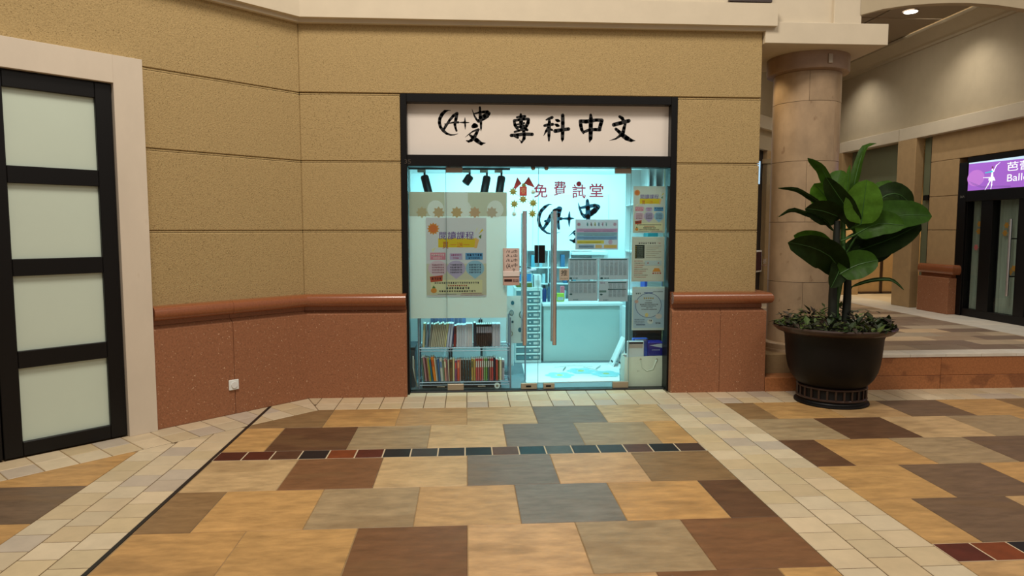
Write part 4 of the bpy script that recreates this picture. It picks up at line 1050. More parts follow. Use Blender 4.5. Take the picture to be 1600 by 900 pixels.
bot = [(3, .23, -4, 'grey-green', lin(90, 112, 100), None), (3.6, .235, -6, 'dusty pink', lin(170, 118, 124), None), (2.2, .23, -6, 'maroon', lin(104, 36, 44), None), (2, .228, -6, 'tan', lin(176, 140, 110), None), (2, .225, -6, 'lime yellow', lin(176, 170, 50), None),
       (3, .215, -7, 'teal', lin(30, 100, 120), None), (5, .235, -7, 'orange', lin(222, 120, 24), lin(190, 70, 30)), (2, .222, -6, 'cream-white', lin(214, 206, 190), None), (2.2, .21, -5, 'slate grey', lin(100, 112, 124), None), (3, .215, -5, 'blue', lin(54, 96, 150), None),
       (5, .215, -4, 'pale grey', lin(190, 186, 180), lin(90, 120, 170)), (2, .205, -3, 'pale green', lin(120, 140, 110), None), (3.5, .215, -3, 'salmon pink', lin(206, 140, 130), lin(230, 220, 190)), (2.4, .21, -3, 'rose', lin(150, 70, 90), None), (2, .20, -2, 'ivory', lin(206, 196, 170), None),
       (5, .21, 0, 'brown', lin(110, 74, 40), lin(60, 40, 24)), (3.2, .215, 0, 'cream', lin(210, 196, 150), None), (3.6, .20, 0, 'purple-red', lin(124, 70, 110), lin(206, 70, 50)), (4.4, .205, 0, 'red-orange', lin(206, 80, 60), lin(230, 150, 110)), (1.6, .21, 0, 'light salmon', lin(226, 160, 140), None)]
bot += [(4, .205, 0, 'dark brown', lin(52, 32, 24), None) for i in range(4)] + [(4, .215, 0, 'golden olive', lin(168, 130, 60), lin(90, 90, 50)), (3.2, .21, 0, 'gold', lin(176, 140, 70), None)]
bot += [(3.1, .215, 0, c, rgb, lin(196, 190, 188)) for c, rgb in (('red', lin(190, 70, 74)), ('pink-red', lin(186, 96, 100)), ('bright red', lin(196, 60, 60)), ('white-banded red', lin(190, 110, 110)), ('pale green', lin(120, 150, 100)), ('bright green', lin(110, 150, 70)), ('dark grey', lin(80, 84, 96)), ('rust red', lin(170, 80, 70)), ('crimson', lin(190, 60, 66)))]
bot += [(3.5, .225, 0, 'navy', NV, None), (4, .205, 0, 'brick red', lin(176, 66, 56), None), (1.6, .20, 0, 'dark olive', lin(80, 90, 40), None), (4.2, .205, 0, 'cream', lin(206, 198, 170), None), (4.5, .20, 0, 'mauve-grey', lin(160, 150, 166), lin(90, 84, 96))]
shelve(bot, 658.5, .078, 'lower', 'books on the lower rack shelf', 6.70)
# bluish files standing behind the upper books
for i in range(9):
    x = -0.354 + i * .039
    o = thing('ring_file', 'pale blue file standing behind the upper books, %s from the left' % ORD[i], 'file', (x, 6.92, .412), 'files behind the upper books')
    box('file_cover', x, x + .036, 6.885, 6.94, .413, .685, M['obj'], o, .002, color=jit(lin(124, 150, 206), .15)); box('file_papers', x + .005, x + .031, 6.887, 6.938, .685, .69, M['page'], o, 0)
# decorated white panel right of the rack
x0, x1, z0, z1 = (0.402,0.617,0.396,0.879)
dp = thing('patterned_panel', 'white panel with grey and teal doodles right of the book rack', 'panel', (x0, 7.0, z0))
box('sheet', x0, x1, 7.0, 7.006, z0, z1, M['offwhite'], dp, 0)
for xx in (x0 + .02, x1 - .02): tube('support_leg', [(xx, 7.012, 0), (xx, 7.012, z1)], .008, M['chrome'], dp, 6)
pr = Print(6.9995)
for u, v, r, c in ((.25, .36, .03, lin(90, 130, 140)), (.75, .40, .04, lin(90, 130, 120)), (.2, .80, .03, lin(170, 150, 120)), (.3, .55, .014, lin(60, 100, 110)), (.65, .72, .025, lin(50, 130, 150)), (.3, .15, .022, lin(60, 140, 160)), (.75, .1, .02, lin(120, 160, 160))):
    cx, cz = x0 + u * (x1 - x0), z1 - v * (z1 - z0); pr.ell(cx, cz, r * .8, r, c, 14); pr.layer(); pr.ell(cx, cz, r * .6, r * .75, lin(222, 222, 216), 14) if r > .026 else None
pr.build('doodle_print', dp)
# low cabinet behind the rack: cyan lit box units with dark posts, and the dark corner on the left
cb = thing('low_cabinet', 'pale low cabinet with drawer fronts behind the book rack', 'cabinet', (0, 7.4, 0))
box('cabinet_body', -.62, .50, 7.32, 7.7, .10, .62, M['white'], cb)
for xx in (-0.169, 0.148): box('dark_gap', xx - .02, xx + .02, 7.312, 7.32, .12, .60, M['darkpanel'], cb, 0)
for xx in (-.38, 0.0, .35): box('drawer_front', xx - .15, xx + .15, 7.306, 7.32, .13, .36, M['white'], cb)
dk = thing('floor_unit', 'dark grey box in the corner behind the left glass edge', 'box', (-.6, 7.0, 0))
box('unit_body', -.70, -.505, 6.80, 7.15, .0, .385, M['obj'], dk, .004, color=lin(74, 84, 92)); box('unit_lid', -.70, -.50, 6.79, 7.16, .385, .40, M['obj'], dk, .003, color=lin(50, 58, 66))
cbp = [(-.515, 6.70, .33), (-.515, 6.69, .22), (-.50, 6.70, .12), (-.485, 6.72, .05), (-.475, 6.75, .012)]
o = tube('cable', cbp, .006, M['plastic'], None, 8); tag(o, 'white cable hanging behind the left glass edge', 'cable')
o = tube('cable', [(-.505, 6.68, .30), (-.50, 6.675, .18), (-.488, 6.68, .08), (-.48, 6.69, .014)], .004, M['steel_dull'], None, 8); tag(o, 'thin grey cable in front of the white one behind glass', 'cable')
for i, (px, lab) in enumerate(((688, 'dark shoe-box shaped case under the rack, left'), (752, 'dark case under the rack, right'))):
    x = -.456 + (px - 655) * PXM
    o = thing('storage_case', lab, 'case', (x, 6.8, 0), 'cases under the rack'); box('case_body', x - .18, x + .19, 6.74, 6.93, .001, .035, M['darkpanel'], o); box('case_handle', x - .04, x + .04, 6.73, 6.74, .01, .02, M['steel_dull'], o)
x = -.456 + (776 - 655) * PXM
o = thing('tape_roll', 'pale tape roll lying under the rack at right', 'tape', (x, 6.70, .036))
bm = bmesh.new(); add_tube(bm, [(x, 6.685, .030), (x, 6.715, .030)], .027, 18); obj('roll', bm, M['plastic'], o, smooth=True); bm = bmesh.new(); add_tube(bm, [(x, 6.683, .030), (x, 6.686, .030)], .012, 14); obj('core', bm, M['steel_dull'], o)

# ------------------------------------------------------------------ right corner: shelving, bag
su = thing('corner_shelving', 'white shelving unit behind the right glass pane', 'shelving', (1.95, 7.3, 0))
x0, x1, z0, z1 = (1.755,2.154,0.958,2.194)
box('shelf_back', x0, x1 + .25, 7.62, 7.64, .86, 2.2, M['white'], su)
for px in (1012, 1022.5, 1037): 
    xx = PXX = {1012: 1.912, 1022.5: 1.987, 1037: 2.083}[px]
    box('upright', xx, xx + .02, 7.3, 7.62, 1.82, 2.2, M['white'], su)
for z in (.86, 1.30, 1.80): box('shelf_board', x0, x1 + .25, 7.28, 7.62, z, z + .02, M['white'], su)
for k, (pa, pb, ya, yb, c, lab, cat) in enumerate(((1014, 1019, 285, 292, lin(206, 90, 90), 'small red cup on the corner shelving above the top poster', 'cup'), (1018.5, 1022.5, 270, 290, lin(190, 90, 120), 'tall pink bottle on the corner shelving', 'bottle'), (1026, 1029, 278, 292, lin(60, 120, 130), 'teal pen stand on the corner shelving', 'stand'))):
    a = {1014: 1.946, 1018.5: 1.984, 1026: 2.036}[pa]; wd = (.035, .026, .02)[k]; zt = (.09, .17, .12)[k]
    t = thing('shelf_item' if k == 2 else cat, lab, cat, (a + wd, 7.38, 1.82))
    lathe('body', a + wd, 7.38, [(wd, 1.821), (wd * 1.05, 1.821 + zt), (wd * .7, 1.821 + zt * 1.2)], M['objgloss'], t, 16).color = c
    lathe('rim', a + wd, 7.38, [(wd * .7, 1.821 + zt * 1.2), (wd * .75, 1.821 + zt * 1.45)], M['obj'], t, 12).color = lin(230, 230, 230)
o = thing('green_box', 'teal box showing between the two upper posters on right pane', 'box', (1.8, 7.35, 1.32)); xa, xb = (1.927,2.038)
box('box_body', xa, xb, 7.32, 7.5, 1.321, 1.52, M['obj'], o, color=lin(20, 130, 140)); box('box_lid', xa - .004, xb + .004, 7.318, 7.504, 1.52, 1.54, M['white'], o)
o = thing('blue_pack', 'blue printed pack on the shelf between the lower two posters', 'pack', (1.85, 7.35, .88)); xa, xb = (1.901,2.138)
box('pack_body', xa, xb, 7.32, 7.5, .881, 1.08, M['obj'], o, color=lin(30, 70, 170)); box('pack_label', xa + .03, xb - .05, 7.316, 7.32, .93, .99, M['paper'], o, 0)
dc = thing('dark_cabinet', 'black cabinet behind the canvas bag at right', 'cabinet', (1.9, 7.1, 0))
xa, xb = (1.717,2.196)
box('cabinet_body', xa, xb, 7.06, 7.40, .0, .84, M['darkpanel'], dc); box('cabinet_door', xa + .02, xb - .02, 7.045, 7.06, .05, .80, M['darkpanel'], dc)
for k, px in enumerate((PY_ for PY_ in (1,))): pass
bg_ = thing('canvas_tote', 'cream canvas tote bag full of packs behind the right pane', 'bag', (1.78, 6.8, 0))
bm = bmesh.new()
rings = []
for z, dx, dy in ((0.0, .0, .0), (.10, .008, .01), (.22, .004, .008), (.30, .0, .0), (.292, -.012, -.012), (.05, -.012, -.012)):
    x0, x1, y0, y1 = 1.55 - dx, 1.96 + dx, 6.655 - dy, 6.86 + dy
    r = .02
    pts = [(x0 + r, y0), (1.77, y0 - .006), (x1 - r, y0), (x1, y0 + r), (x1 + .004, 6.76), (x1, y1 - r), (x1 - r, y1), (1.77, y1), (x0 + r, y1), (x0, y1 - r), (x0 - .002, 6.76), (x0, y0 + r)]
    rings.append([bm.verts.new((x, y, z + (.012 if z > .29 and i in (1, 2) else 0))) for i, (x, y) in enumerate(pts)])
for a, b in zip(rings, rings[1:]):
    for i in range(12): bm.faces.new((a[i], a[(i + 1) % 12], b[(i + 1) % 12], b[i]))
bm.faces.new(rings[0][::-1]); bm.faces.new(rings[-1])
obj('bag_body', bm, M['canvas'], bg_, smooth=True)
for x in (1.70, 1.86): lathe_ = tube('eyelet', [(x, 6.646, .278), (x, 6.651, .278)], .010, M['steel_dull'], bg_, 12)
tube('strap', [(1.70, 6.644, .276), (1.715, 6.643, .20), (1.76, 6.642, .165), (1.82, 6.642, .18), (1.86, 6.644, .276)], .007, M['canvas'], bg_, 6)
pr = Print(6.6425); pr.text('TO SOUNDS', 1.665, 1.795, .155, .170, lin(110, 108, 96)); pr.build('bag_print', bg_)
for k, (xa, xb, ya, yb, h, c, lab, nm) in enumerate(((1.575, 1.74, 6.68, 6.72, .455, lin(196, 196, 200), 'white printed pack standing in the tote bag at left', 'paper_pack'), (1.64, 1.79, 6.735, 6.78, .475, lin(50, 90, 190), 'blue and white pack inside the tote bag, middle', 'paper_pack'),
                                     (1.785, 1.942, 6.69, 6.83, .44, lin(34, 30, 120), 'dark blue ream pack in the tote bag at right', 'paper_pack'))):
    t = thing(nm, lab, 'pack', ((xa + xb) / 2, ya, .06)); box('pack_body', xa, xb, ya, yb, .06, h, M['objgloss'], t, .006, color=c)
    pr = Print(ya - .001)
    if k == 0: pr.rect(xa + .006, xb - .01, h - .028, h - .010, DKT); pr.rect(xa + .01, xb - .014, h - .07, h - .03, lin(206, 186, 180))
    elif k == 1: pr.rect(xa + .02, xb - .02, h - .03, h - .01, WH)
    else: pr.poly([(xa + .01, h - .03), (xb - .02, h - .055), (xb - .02, h - .012)], lin(220, 226, 240)); pr.lines(xa + .035, xb - .04, h - .082, .014, 7, lin(200, 200, 230), rnd)
    pr.build('pack_print', t)

# ------------------------------------------------------------------ stepped platform, column and corridor
pl = struct('floor_corridor', 'raised corridor floor of mixed tiles behind the granite step')
PZ0 = .345
box('platform_core', 2.86, 8.6, 6.62, 16.0, -.05, PZ0 - .03, M['grout'], pl, 0)
box('platform_core', 3.95, 8.6, 6.44, 6.62, -.05, PZ0 - .03, M['grout'], pl, 0)
rs = struct('trim_7', 'polished red granite step along the corridor edge')
box('lower_course', 2.85, 4.60 - .002, 6.40, 6.62, -.02, .132, M['granite_step'], rs, .004)
for a, b in ((4.602, 5.95), (5.954, 7.4)): box('lower_course', a, b, 6.40, 6.62, -.02, .132, M['granite_step'], rs, .004)
for a, b in ((3.92, 4.60), (4.602, 5.95), (5.954, 7.4)): box('riser_slab', a, b, 6.405, 6.62, .134, PZ0 - .022, M['granite_step'], rs, .003)
for k in range(10):
    a = 3.92 + k * .36; lay('edge_slab', rectp(a, a + .36, 6.395, 6.62), jit(lin(214, 206, 192), .04), M['corr_tile'], pl, z1=PZ0, z0=PZ0 - .03)
for k in range(18):
    a = 6.62 + k * .42; lay('edge_slab', rectp(6.29, 7.0, a, a + .42), jit(lin(212, 204, 190), .04), M['corr_tile'], pl, z1=PZ0, z0=PZ0 - .03)
for k in range(8): lay('edge_slab', rectp(7.0, 8.4, 9.9 + k * .4, 10.3 + k * .4), jit(lin(222, 206, 180), .04), M['corr_tile'], pl, z1=PZ0, z0=PZ0 - .03)
CT = [lin(196, 170, 136), lin(182, 160, 132), lin(160, 138, 114), lin(128, 108, 92), lin(202, 176, 142), lin(170, 154, 132), lin(140, 122, 104)]
for r in range(22):
    y0 = 6.62 + r * .285; ph = (r % 2) * .28
    for c in range(-1, 8):
        a = 2.86 + c * .565 + ph; b = a + .565
        a, b = max(a, 2.86), min(b, 6.29)
        if y0 < 7.4 and a < 3.95: a = max(a, 3.95) if b > 3.95 else None
        if a is None or b - a < .03: continue
        lay('corridor_tile', rectp(a, b, y0, y0 + .285), jit(RND.choice(CT), .06), M['corr_tile'], pl, z1=PZ0, z0=PZ0 - .03)
box('white_floor', 2.86, 3.95, 6.97, 7.4, PZ0 - .03, PZ0 - .001, M['whitestone'], pl, 0).location.y += .4

cl = thing('stone_column', 'round beige marble column behind the potted plant', 'column', (3.45, 6.97, .13))
CX, CY = 3.465, 7.02
lathe('plinth', CX, CY, [(.43, .132), (.432, .15), (.43, .335), (.425, .342)], M['marble'], cl, 64)
lathe('base_ring', CX, CY, [(.41, .342), (.41, .392), (.40, .40)], M['marble'], cl, 64)
zs = [.40, 1.02, 1.62, 2.22, 2.80, 3.09]
for i, (a, b) in enumerate(zip(zs, zs[1:])):
    n = 2
    for hlf in range(n):
        bm = bmesh.new(); sgm = 32; rot = math.radians(-62 if i % 2 else -112)
        r = .322
        t0 = rot + math.pi * hlf + .004; t1 = rot + math.pi * (hlf + 1) - .004
        outer = [[bm.verts.new((CX + r * math.cos(t0 + (t1 - t0) * k / sgm), CY + r * math.sin(t0 + (t1 - t0) * k / sgm), z)) for k in range(sgm + 1)] for z in (a + .002, b - .002)]
        inner = [[bm.verts.new((CX + (r - .04) * math.cos(t0 + (t1 - t0) * k / sgm), CY + (r - .04) * math.sin(t0 + (t1 - t0) * k / sgm), z)) for k in range(sgm + 1)] for z in (a + .002, b - .002)]
        for k in range(sgm):
            bm.faces.new((outer[0][k], outer[0][k + 1], outer[1][k + 1], outer[1][k])); bm.faces.new((inner[0][k + 1], inner[0][k], inner[1][k], inner[1][k + 1]))
            bm.faces.new((outer[1][k], outer[1][k + 1], inner[1][k + 1], inner[1][k])); bm.faces.new((outer[0][k + 1], outer[0][k], inner[0][k], inner[0][k + 1]))
        bm.faces.new((outer[0][0], outer[1][0], inner[1][0], inner[0][0])); bm.faces.new((outer[0][-1], inner[0][-1], inner[1][-1], outer[1][-1]))
        obj('shaft_block', bm, M['marble'], cl, smooth=True)
lathe('shaft_core', CX, CY, [(.30, .39), (.30, 3.12)], M['marble_dark'], cl, 32)
lathe('capital', CX, CY, [(.33, 3.09), (.385, 3.10), (.39, 3.11), (.39, 3.261)], M['marble_dark'], cl, 64)
a = math.radians(-86)
mt = Matrix.Translation(Vector((CX + .392 * math.cos(a), CY + .392 * math.sin(a), 3.18))) @ Matrix.Rotation(a + math.pi / 2, 4, 'Z')
bm = bmesh.new(); add_box(bm, -.022, .022, -.012, .004, -.045, .045, .003, mt); bp = obj('metal_plate', bm, M['steel_dull'], cl)
a = math.radians(-62)
mt = Matrix.Translation(Vector((CX + .392 * math.cos(a), CY + .392 * math.sin(a), 3.18))) @ Matrix.Rotation(a + math.pi / 2, 4, 'Z')

# beam above the column, pillar, arch
be = struct('trim_8', 'cream beam and pillar above the round column')
box('beam', 2.768, 3.945, 6.44, 7.6, 3.262, 3.455, M['cream'], be, .004)
box('pillar', 3.425, 3.69, 6.46, 6.8, 3.456, 6.0, M['cream'], be, .004)
ar = struct('wall_arch', 'grey plaster wall with a shallow arch over the corridor mouth')
bm = bmesh.new()
pts = [(3.675, 3.535), (3.889, 3.593), (4.10, 3.627), (4.333, 3.650), (4.52, 3.660), (4.696, 3.664), (4.86, 3.660), (5.012, 3.650), (5.267, 3.622), (5.6, 3.56), (6.0, 3.46), (6.6, 3.25)]
fr = [bm.verts.new((x, 6.45, z)) for x, z in pts]; frt = [bm.verts.new((x, 6.45, 6.0)) for x, z in pts]
bk = [bm.verts.new((x, 6.53, z)) for x, z in pts]; bkt = [bm.verts.new((x, 6.53, 6.0)) for x, z in pts]
for i in range(len(pts) - 1):
    bm.faces.new((fr[i], fr[i + 1], frt[i + 1], frt[i])); bm.faces.new((bk[i + 1], bk[i], bkt[i], bkt[i + 1])); bm.faces.new((fr[i + 1], fr[i], bk[i], bk[i + 1]))
obj('arch_wall', bm, M['plaster'], ar)

ce = struct('ceiling', 'dim corridor ceiling of large panels')
for i in range(4):
    for j in range(5):
        x0, x1 = 2.7 + i * .98, 2.7 + (i + 1) * .98; y0, y1 = 6.54 + j * 1.5, 6.54 + (j + 1) * 1.5
        if x0 < 6.6: box('ceiling_panel', x0 + .012, min(x1, 6.62) - .012, y0 + .012, y1 - .012, 4.45, 4.49, M['ceil'], ce, .004)
box('ceiling_core', 2.6, 8.6, 6.53, 16, 4.48, 4.55, M['ceil'], ce, 0)

wrt = struct('wall_right', 'corridor right wall with ledge, moulding and tan stone piers')
box('upper_wall', 6.9, 7.05, 6.75, 14.0, 3.0, 4.5, M['plaster'], wrt, 0)
sweep('crown_moulding', [(6.9, 14.0), (6.9, 6.75)], [(0, 4.25), (.03, 4.255), (.04, 4.285), (.09, 4.30), (.26, 4.41), (.27, 4.45), (0, 4.45)], M['plaster'], wrt)
for a, b in ((6.75, 10.70), (10.71, 14.0)): box('ledge', 6.80, 6.95, a, b, 2.922, 3.108, M['cream'], wrt, .004)
# wall courses beside the ballet shop front
for z0, z1 in ((PZ0, 1.535), (1.542, 2.022), (2.029, 2.535)): box('stone_course', 6.9, 7.05, 9.45, 10.05, z0, z1, M['corr_tan'], wrt, .004)
box('stone_course', 6.9, 7.05, 6.75, 10.05, 2.54, 2.93, M['corr_tan'], wrt, .004)
box('stone_course', 6.9, 7.05, 6.75, 7.2, PZ0, 2.54, M['corr_tan'], wrt, .004)
box('end_pier', 6.9, 9.2, 6.625, 6.745, PZ0, 6.0, M['corr_tan'], wrt, .004)
box('core_wall', 7.05, 7.2, 6.76, 10.3, PZ0, 4.5, M['corr_tan'], wrt, 0)
pd = struct('trim_9', 'red granite pedestal and rail on the corridor pier')
box('granite_panel', 6.78, 6.94, 9.38, 10.05, PZ0, .86, M['granite'], pd, .006)
box('neck', 6.83, 6.94, 9.40, 10.05, .86, .905, M['granite_polished'], pd, .004)
sweep('dado_rail', [(6.9, 10.06), (6.9, 9.42), (6.99, 9.42)], [(0, .905)] + [(.08 + .045 * math.cos(math.radians(x)), .975 + .07 * math.sin(math.radians(x))) for x in range(-80, 81, 20)] + [(0, 1.045)], M['granite_polished'], pd, True)
# pilasters and recess
pi1 = struct('wall_pilaster', 'plain tan pilaster beside the lit recess')
box('pilaster', 6.80, 6.935, 10.27, 10.72, PZ0, 2.925, M['corr_tan'], pi1, .006)
box('pilaster', 6.80, 7.2, 12.35, 13.0, PZ0, 2.925, M['corr_tan'], pi1, .006)
box('glass_slip', 6.95, 6.97, 10.05, 10.28, PZ0, 2.92, M['greenglass'], pi1, .002)
box('slip_post', 6.92, 6.95, 10.06, 10.09, PZ0, 2.92, M['black'], pi1, .002)
box('slip_clamp', 6.90, 6.96, 10.08, 10.2, 1.98, 2.06, M['black'], pi1, .004)
rc = struct('wall_recess', 'warmly lit tan recess between the corridor pilasters')
box('recess_end', 7.2, 8.6, 12.55, 12.7, PZ0, 2.95, M['corr_tan'], rc, 0)
box('recess_side', 8.4, 8.6, 10.2, 12.6, PZ0, 2.95, M['corr_tan'], rc, 0)
box('recess_end', 7.05, 8.6, 10.2, 10.3, PZ0, 2.95, M['corr_tan'], rc, 0)
box('recess_lid', 6.96, 8.6, 10.2, 12.7, 2.93, 3.0, M['ceil'], rc, 0)
box('seam_strip', 7.72, 7.77, 12.53, 12.56, PZ0, 2.9, M['pot_trim'], rc, .002)
box('skirting', 7.2, 8.4, 12.53, 12.56, PZ0, PZ0 + .04, M['pot_trim'], rc, .002)
tg = box('window_2', 6.99, 7.01, 10.72, 12.35, 2.13, 2.92, M['greenglass'], None, .003); tag(tg, 'greenish frosted glass panel over the lit recess', kind='structure')
tb = box('trim_10', 6.97, 7.03, 10.72, 12.35, 2.09, 2.13, M['black'], None, .003); tag(tb, 'black bar below the greenish glass panel', kind='structure')

# end wall, set at forty-five degrees
ew = struct('wall_far', 'far slanting corridor wall with pale ledge and dark shopfront')
E0 = Vector((4.0, 10.88, 0)); EM = Matrix.Translation(E0) @ Matrix.Rotation(math.radians(45), 4, 'Z')
def ebox(name, s0, s1, t0, t1, z0, z1, m, par, bev=.004):
    bm = bmesh.new(); add_box(bm, s0, s1, -t1, -t0, z0, z1, bev, EM); return obj(name, bm, m, par)
ebox('wall_face', 0, 4.6, -.25, -.02, 2.95, 4.5, M['plaster'], ew, 0)
ebox('ledge', 0, 4.6, -.02, .06, 3.29, 3.508, M['cream'], ew)
ebox('wall_face', 1.98, 4.6, -.25, -.02, PZ0, 2.95, M['corr_tan'], ew, 0)
ebox('pier', 1.98, 2.22, -.1, .08, PZ0, 2.72, M['corr_tan'], ew)
ebox('pier_cap', 1.94, 2.26, -.1, .10, 2.72, 2.8, M['corr_tan'], ew)
ebox('shop_window', 0, 1.98, -.20, -.10, PZ0, 2.95, M['darkpanel'], ew, 0)
lb = ebox('screen', 1.2, 1.82, -.095, -.08, 2.35, 2.75, M['print'], None, 0)
tag(lb, 'pale blue lit panel high in the far dark shopfront', 'screen')
ca = lb.data.color_attributes.new('Col', 'FLOAT_COLOR', 'CORNER')
for d in ca.data: d.color = lin(170, 210, 240)
lb.data.materials.clear(); lb.data.materials.append(M['printglow'])
fs2 = thing('far_shop_sign', 'small maroon sign with white frame in the far dark shopfront', 'sign', (5.4, 12.3, .9))
s0, s1 = 1.55, 1.96
ebox('sign_frame', s0, s1, -.08, -.06, .78, 1.17, M['white'], fs2)
mm = ebox('sign_face', s0 + .03, s1 - .03, -.06, -.055, .81, 1.14, M['obj'], fs2, 0); mm.color = lin(60, 22, 40)
class DiagPrint(Print):
    def pt(s, x, z): return tuple(EM @ Vector((x, -.0555 - .0002 * s.k, z)))
pr = DiagPrint(0); pr.text('BE', s1 - .22, s1 - .07, .94, 1.02, lin(230, 220, 220)); pr.rect(s1 - .24, s1 - .07, .90, .91, lin(220, 170, 170)); pr.build('sign_print', fs2)

# downlights
for i, (x, y, lab) in enumerate(((5.935, 9.21, 'round lit downlight in the corridor ceiling near the wall'), (6.2, 8.0, 'round downlight at the top edge under the arch'), (4.45, 11.8, 'lit downlight seen left of the column top'))):
    z = 4.448 if i < 2 else 4.448
    t = thing('downlight', lab, 'downlight', (x, y, z)); 
    lathe('trim_ring', x, y, [(.10, z - .001), (.10, z - .010), (.085, z - .012)], M['steel_dull'], t, 28)
    lathe('lens', x, y, [(.082, z - .0125), (.082, z - .015)], M['lamp'] if i != 1 else M['black'], t, 28)

# ballet shop front on the right wall
bs = struct('door_4', 'black framed glass shop door of the corridor dance shop', (6.9, 8.4, PZ0))
box('jamb', 6.90, 7.0, 9.285, 9.44, PZ0, 2.47, M['black'], bs)
box('head', 6.90, 7.0, 7.2, 9.285, 2.47, 2.53, M['black'], bs)
box('transom', 6.90, 7.0, 7.2, 9.285, 1.93, 2.07, M['black'], bs)
box('sill_rail', 6.92, 7.0, 7.2, 9.285, PZ0, .45, M['black'], bs)
for a, b in ((8.80, 9.01), (8.20, 8.37), (7.2, 7.5)): box('stile', 6.92, 7.0, a, b, .45, 1.93, M['black'], bs)
box('stile', 6.92, 7.0, 9.27, 9.285, .45, 1.93, M['black'], bs)
for a, b in ((9.01, 9.27), (8.37, 8.80), (7.5, 8.20)):
    box('glass_pane', 6.965, 6.975, a, b, .45, 1.93, M['glass'], bs, 0)
    bm = bmesh.new(); n = 24
    vs = [[bm.verts.new((7.015 + .012 * math.sin(k * 1.9), a + (b - a) * k / n, z)) for k in range(n + 1)] for z in (.45, 1.93)]
    for k in range(n): bm.faces.new((vs[0][k], vs[0][k + 1], vs[1][k + 1], vs[1][k]))
    obj('curtain', bm, M['curtain'], bs, smooth=True)
box('shop_back', 7.03, 7.045, 7.2, 9.44, PZ0, 2.5, M['darkpanel'], bs, 0)
tube('pull_bar', [(6.86, 8.405, .70), (6.86, 8.405, 1.68)], .018, M['steel'], bs, 12)
for z in (.95, 1.43): tube('standoff', [(6.86, 8.405, z), (6.96, 8.405, z)], .008, M['black'], bs, 8)
pr = Print(6.963, axis='x')
for y, z, c in ((9.08, 1.62, 0), (9.09, 1.52, 0), (9.12, 1.30, 1), (8.60, 1.60, 0), (8.62, 1.50, 0), (8.50, 1.0, 0), (8.44, 1.05, 0)): pr.star(y, z, .05, .03, 6, lin(176, 130, 50) if c == 0 else lin(200, 110, 110))
pr.build('flower_decal', bs)
pr = Print(6.8995, axis='x'); 
def mirror_text(pr, s, ya, yb, z0, z1, c): pr.text(s, ya, yb, z0, z1, c)
pr.text('36A', 9.40, 9.31, 1.985, 2.015, lin(170, 165, 155)); pr.build('unit_number', bs)
lbx = thing('light_box_sign', 'purple lit sign with white dancer above the corridor shop door', 'sign', (6.9, 8.6, 2.1))
box('sign_box', 6.905, 6.97, 7.2, 9.285, 2.07, 2.47, M['black'], lbx)
pr = Print(6.904, axis='x'); ya, yb = 9.262, 7.25
pr.rect(ya, yb, 2.075, 2.455, lin(150, 92, 190)); pr.layer(); pr.ell(9.12, 2.24, .16, .11, lin(176, 112, 198), 24); pr.layer()
pr.poly([(ya, 2.44), (yb, 2.40), (yb, 2.455), (ya, 2.455)], lin(190, 220, 240)); pr.layer()
for k in range(3): pr.stroke([(9.24 - .03 * k, 2.20 - .02 * k, .004), (9.0, 2.12 - .01 * k, .005), (8.5, 2.10 - .006 * k, .004)], lin(120, 80, 160))
WHT = lin(240, 250, 250); pr.layer()
BX = lambda px, py: (8.939 + (1540 - px) * .01045 * 1.0, 2.27 + (270 - py) * .0088)
pr.ell(*BX(1551, 260), .016, .016, lin(110, 60, 90), 10)
pr.stroke([(*BX(1551, 263), .02), (*BX(1551, 272), .035), (*BX(1551, 279), .03)], WHT); pr.stroke([(*BX(1539, 267), .012), (*BX(1551, 266), .02)], lin(60, 190, 200))
pr.stroke([(*BX(1553, 266), .018), (*BX(1557, 258), .012), (*BX(1563, 254), .005)], WHT); pr.stroke([(*BX(1536, 274), .006), (*BX(1550, 275), .016)], WHT)
pr.poly([BX(1546, 274), BX(1554, 274), BX(1557, 280), BX(1545, 279)], WHT)
pr.stroke([(*BX(1549, 278), .02), (*BX(1545, 285), .014), (*BX(1540, 293), .006)], WHT); pr.stroke([(*BX(1551, 278), .02), (*BX(1551, 286), .016), (*BX(1550, 292), .008)], WHT)
pr.layer()
pr.text('芭蕾', 8.576, 8.189, 2.285, 2.40, WHT)
pr.text('Ballet', 8.564, 8.158, 2.155, 2.245, WHT)
tag(pr.build('sign_face', lbx, M['printglow']), 'lit purple face with dancer and lettering')

# ------------------------------------------------------------------ potted plant
PX0, PY0 = 3.285, 6.0
pp = thing('potted_plant', 'big dark footed pot with a tall broad-leaved plant by the column', 'plant', (PX0, PY0, 0))
pot = lathe('pot', PX0, PY0, [(.30, .002), (.305, .015), (.285, .035), (.275, .055), (.279, .15), (.278, .168), (.31, .195), (.345, .24), (.372, .30), (.386, .36), (.396, .43), (.404, .53), (.41, .60), (.43, .635), (.40, .64), (.37, .60), (.30, .58)], M['pot'], pp, 64)
lathe('rim', PX0, PY0, [(.42, .632), (.475, .645), (.508, .672), (.513, .69), (.50, .702), (.47, .694), (.43, .672), (.40, .64)], M['pot_trim'], pp, 64, cap=False)
for z in (.058, .156): lathe('foot_band', PX0, PY0, [(.284, z - .012), (.297, z - .004), (.297, z + .004), (.284, z + .012)], M['pot_trim'], pp, 64, cap=False)
lathe('foot_flange', PX0, PY0, [(.30, .001), (.315, .006), (.312, .018), (.295, .028)], M['pot'], pp, 64)
for k in range(26):
    a = 2 * math.pi * k / 26
    x, y = PX0 + .284 * math.cos(a), PY0 + .284 * math.sin(a)
    tube('flute', [(x, y, .066), (x, y, .150)], .010, M['pot_trim'], pp, 6)
lathe('soil', PX0, PY0, [(.41, .63), (.2, .645), (.01, .65)], M['soil'], pp, 32)
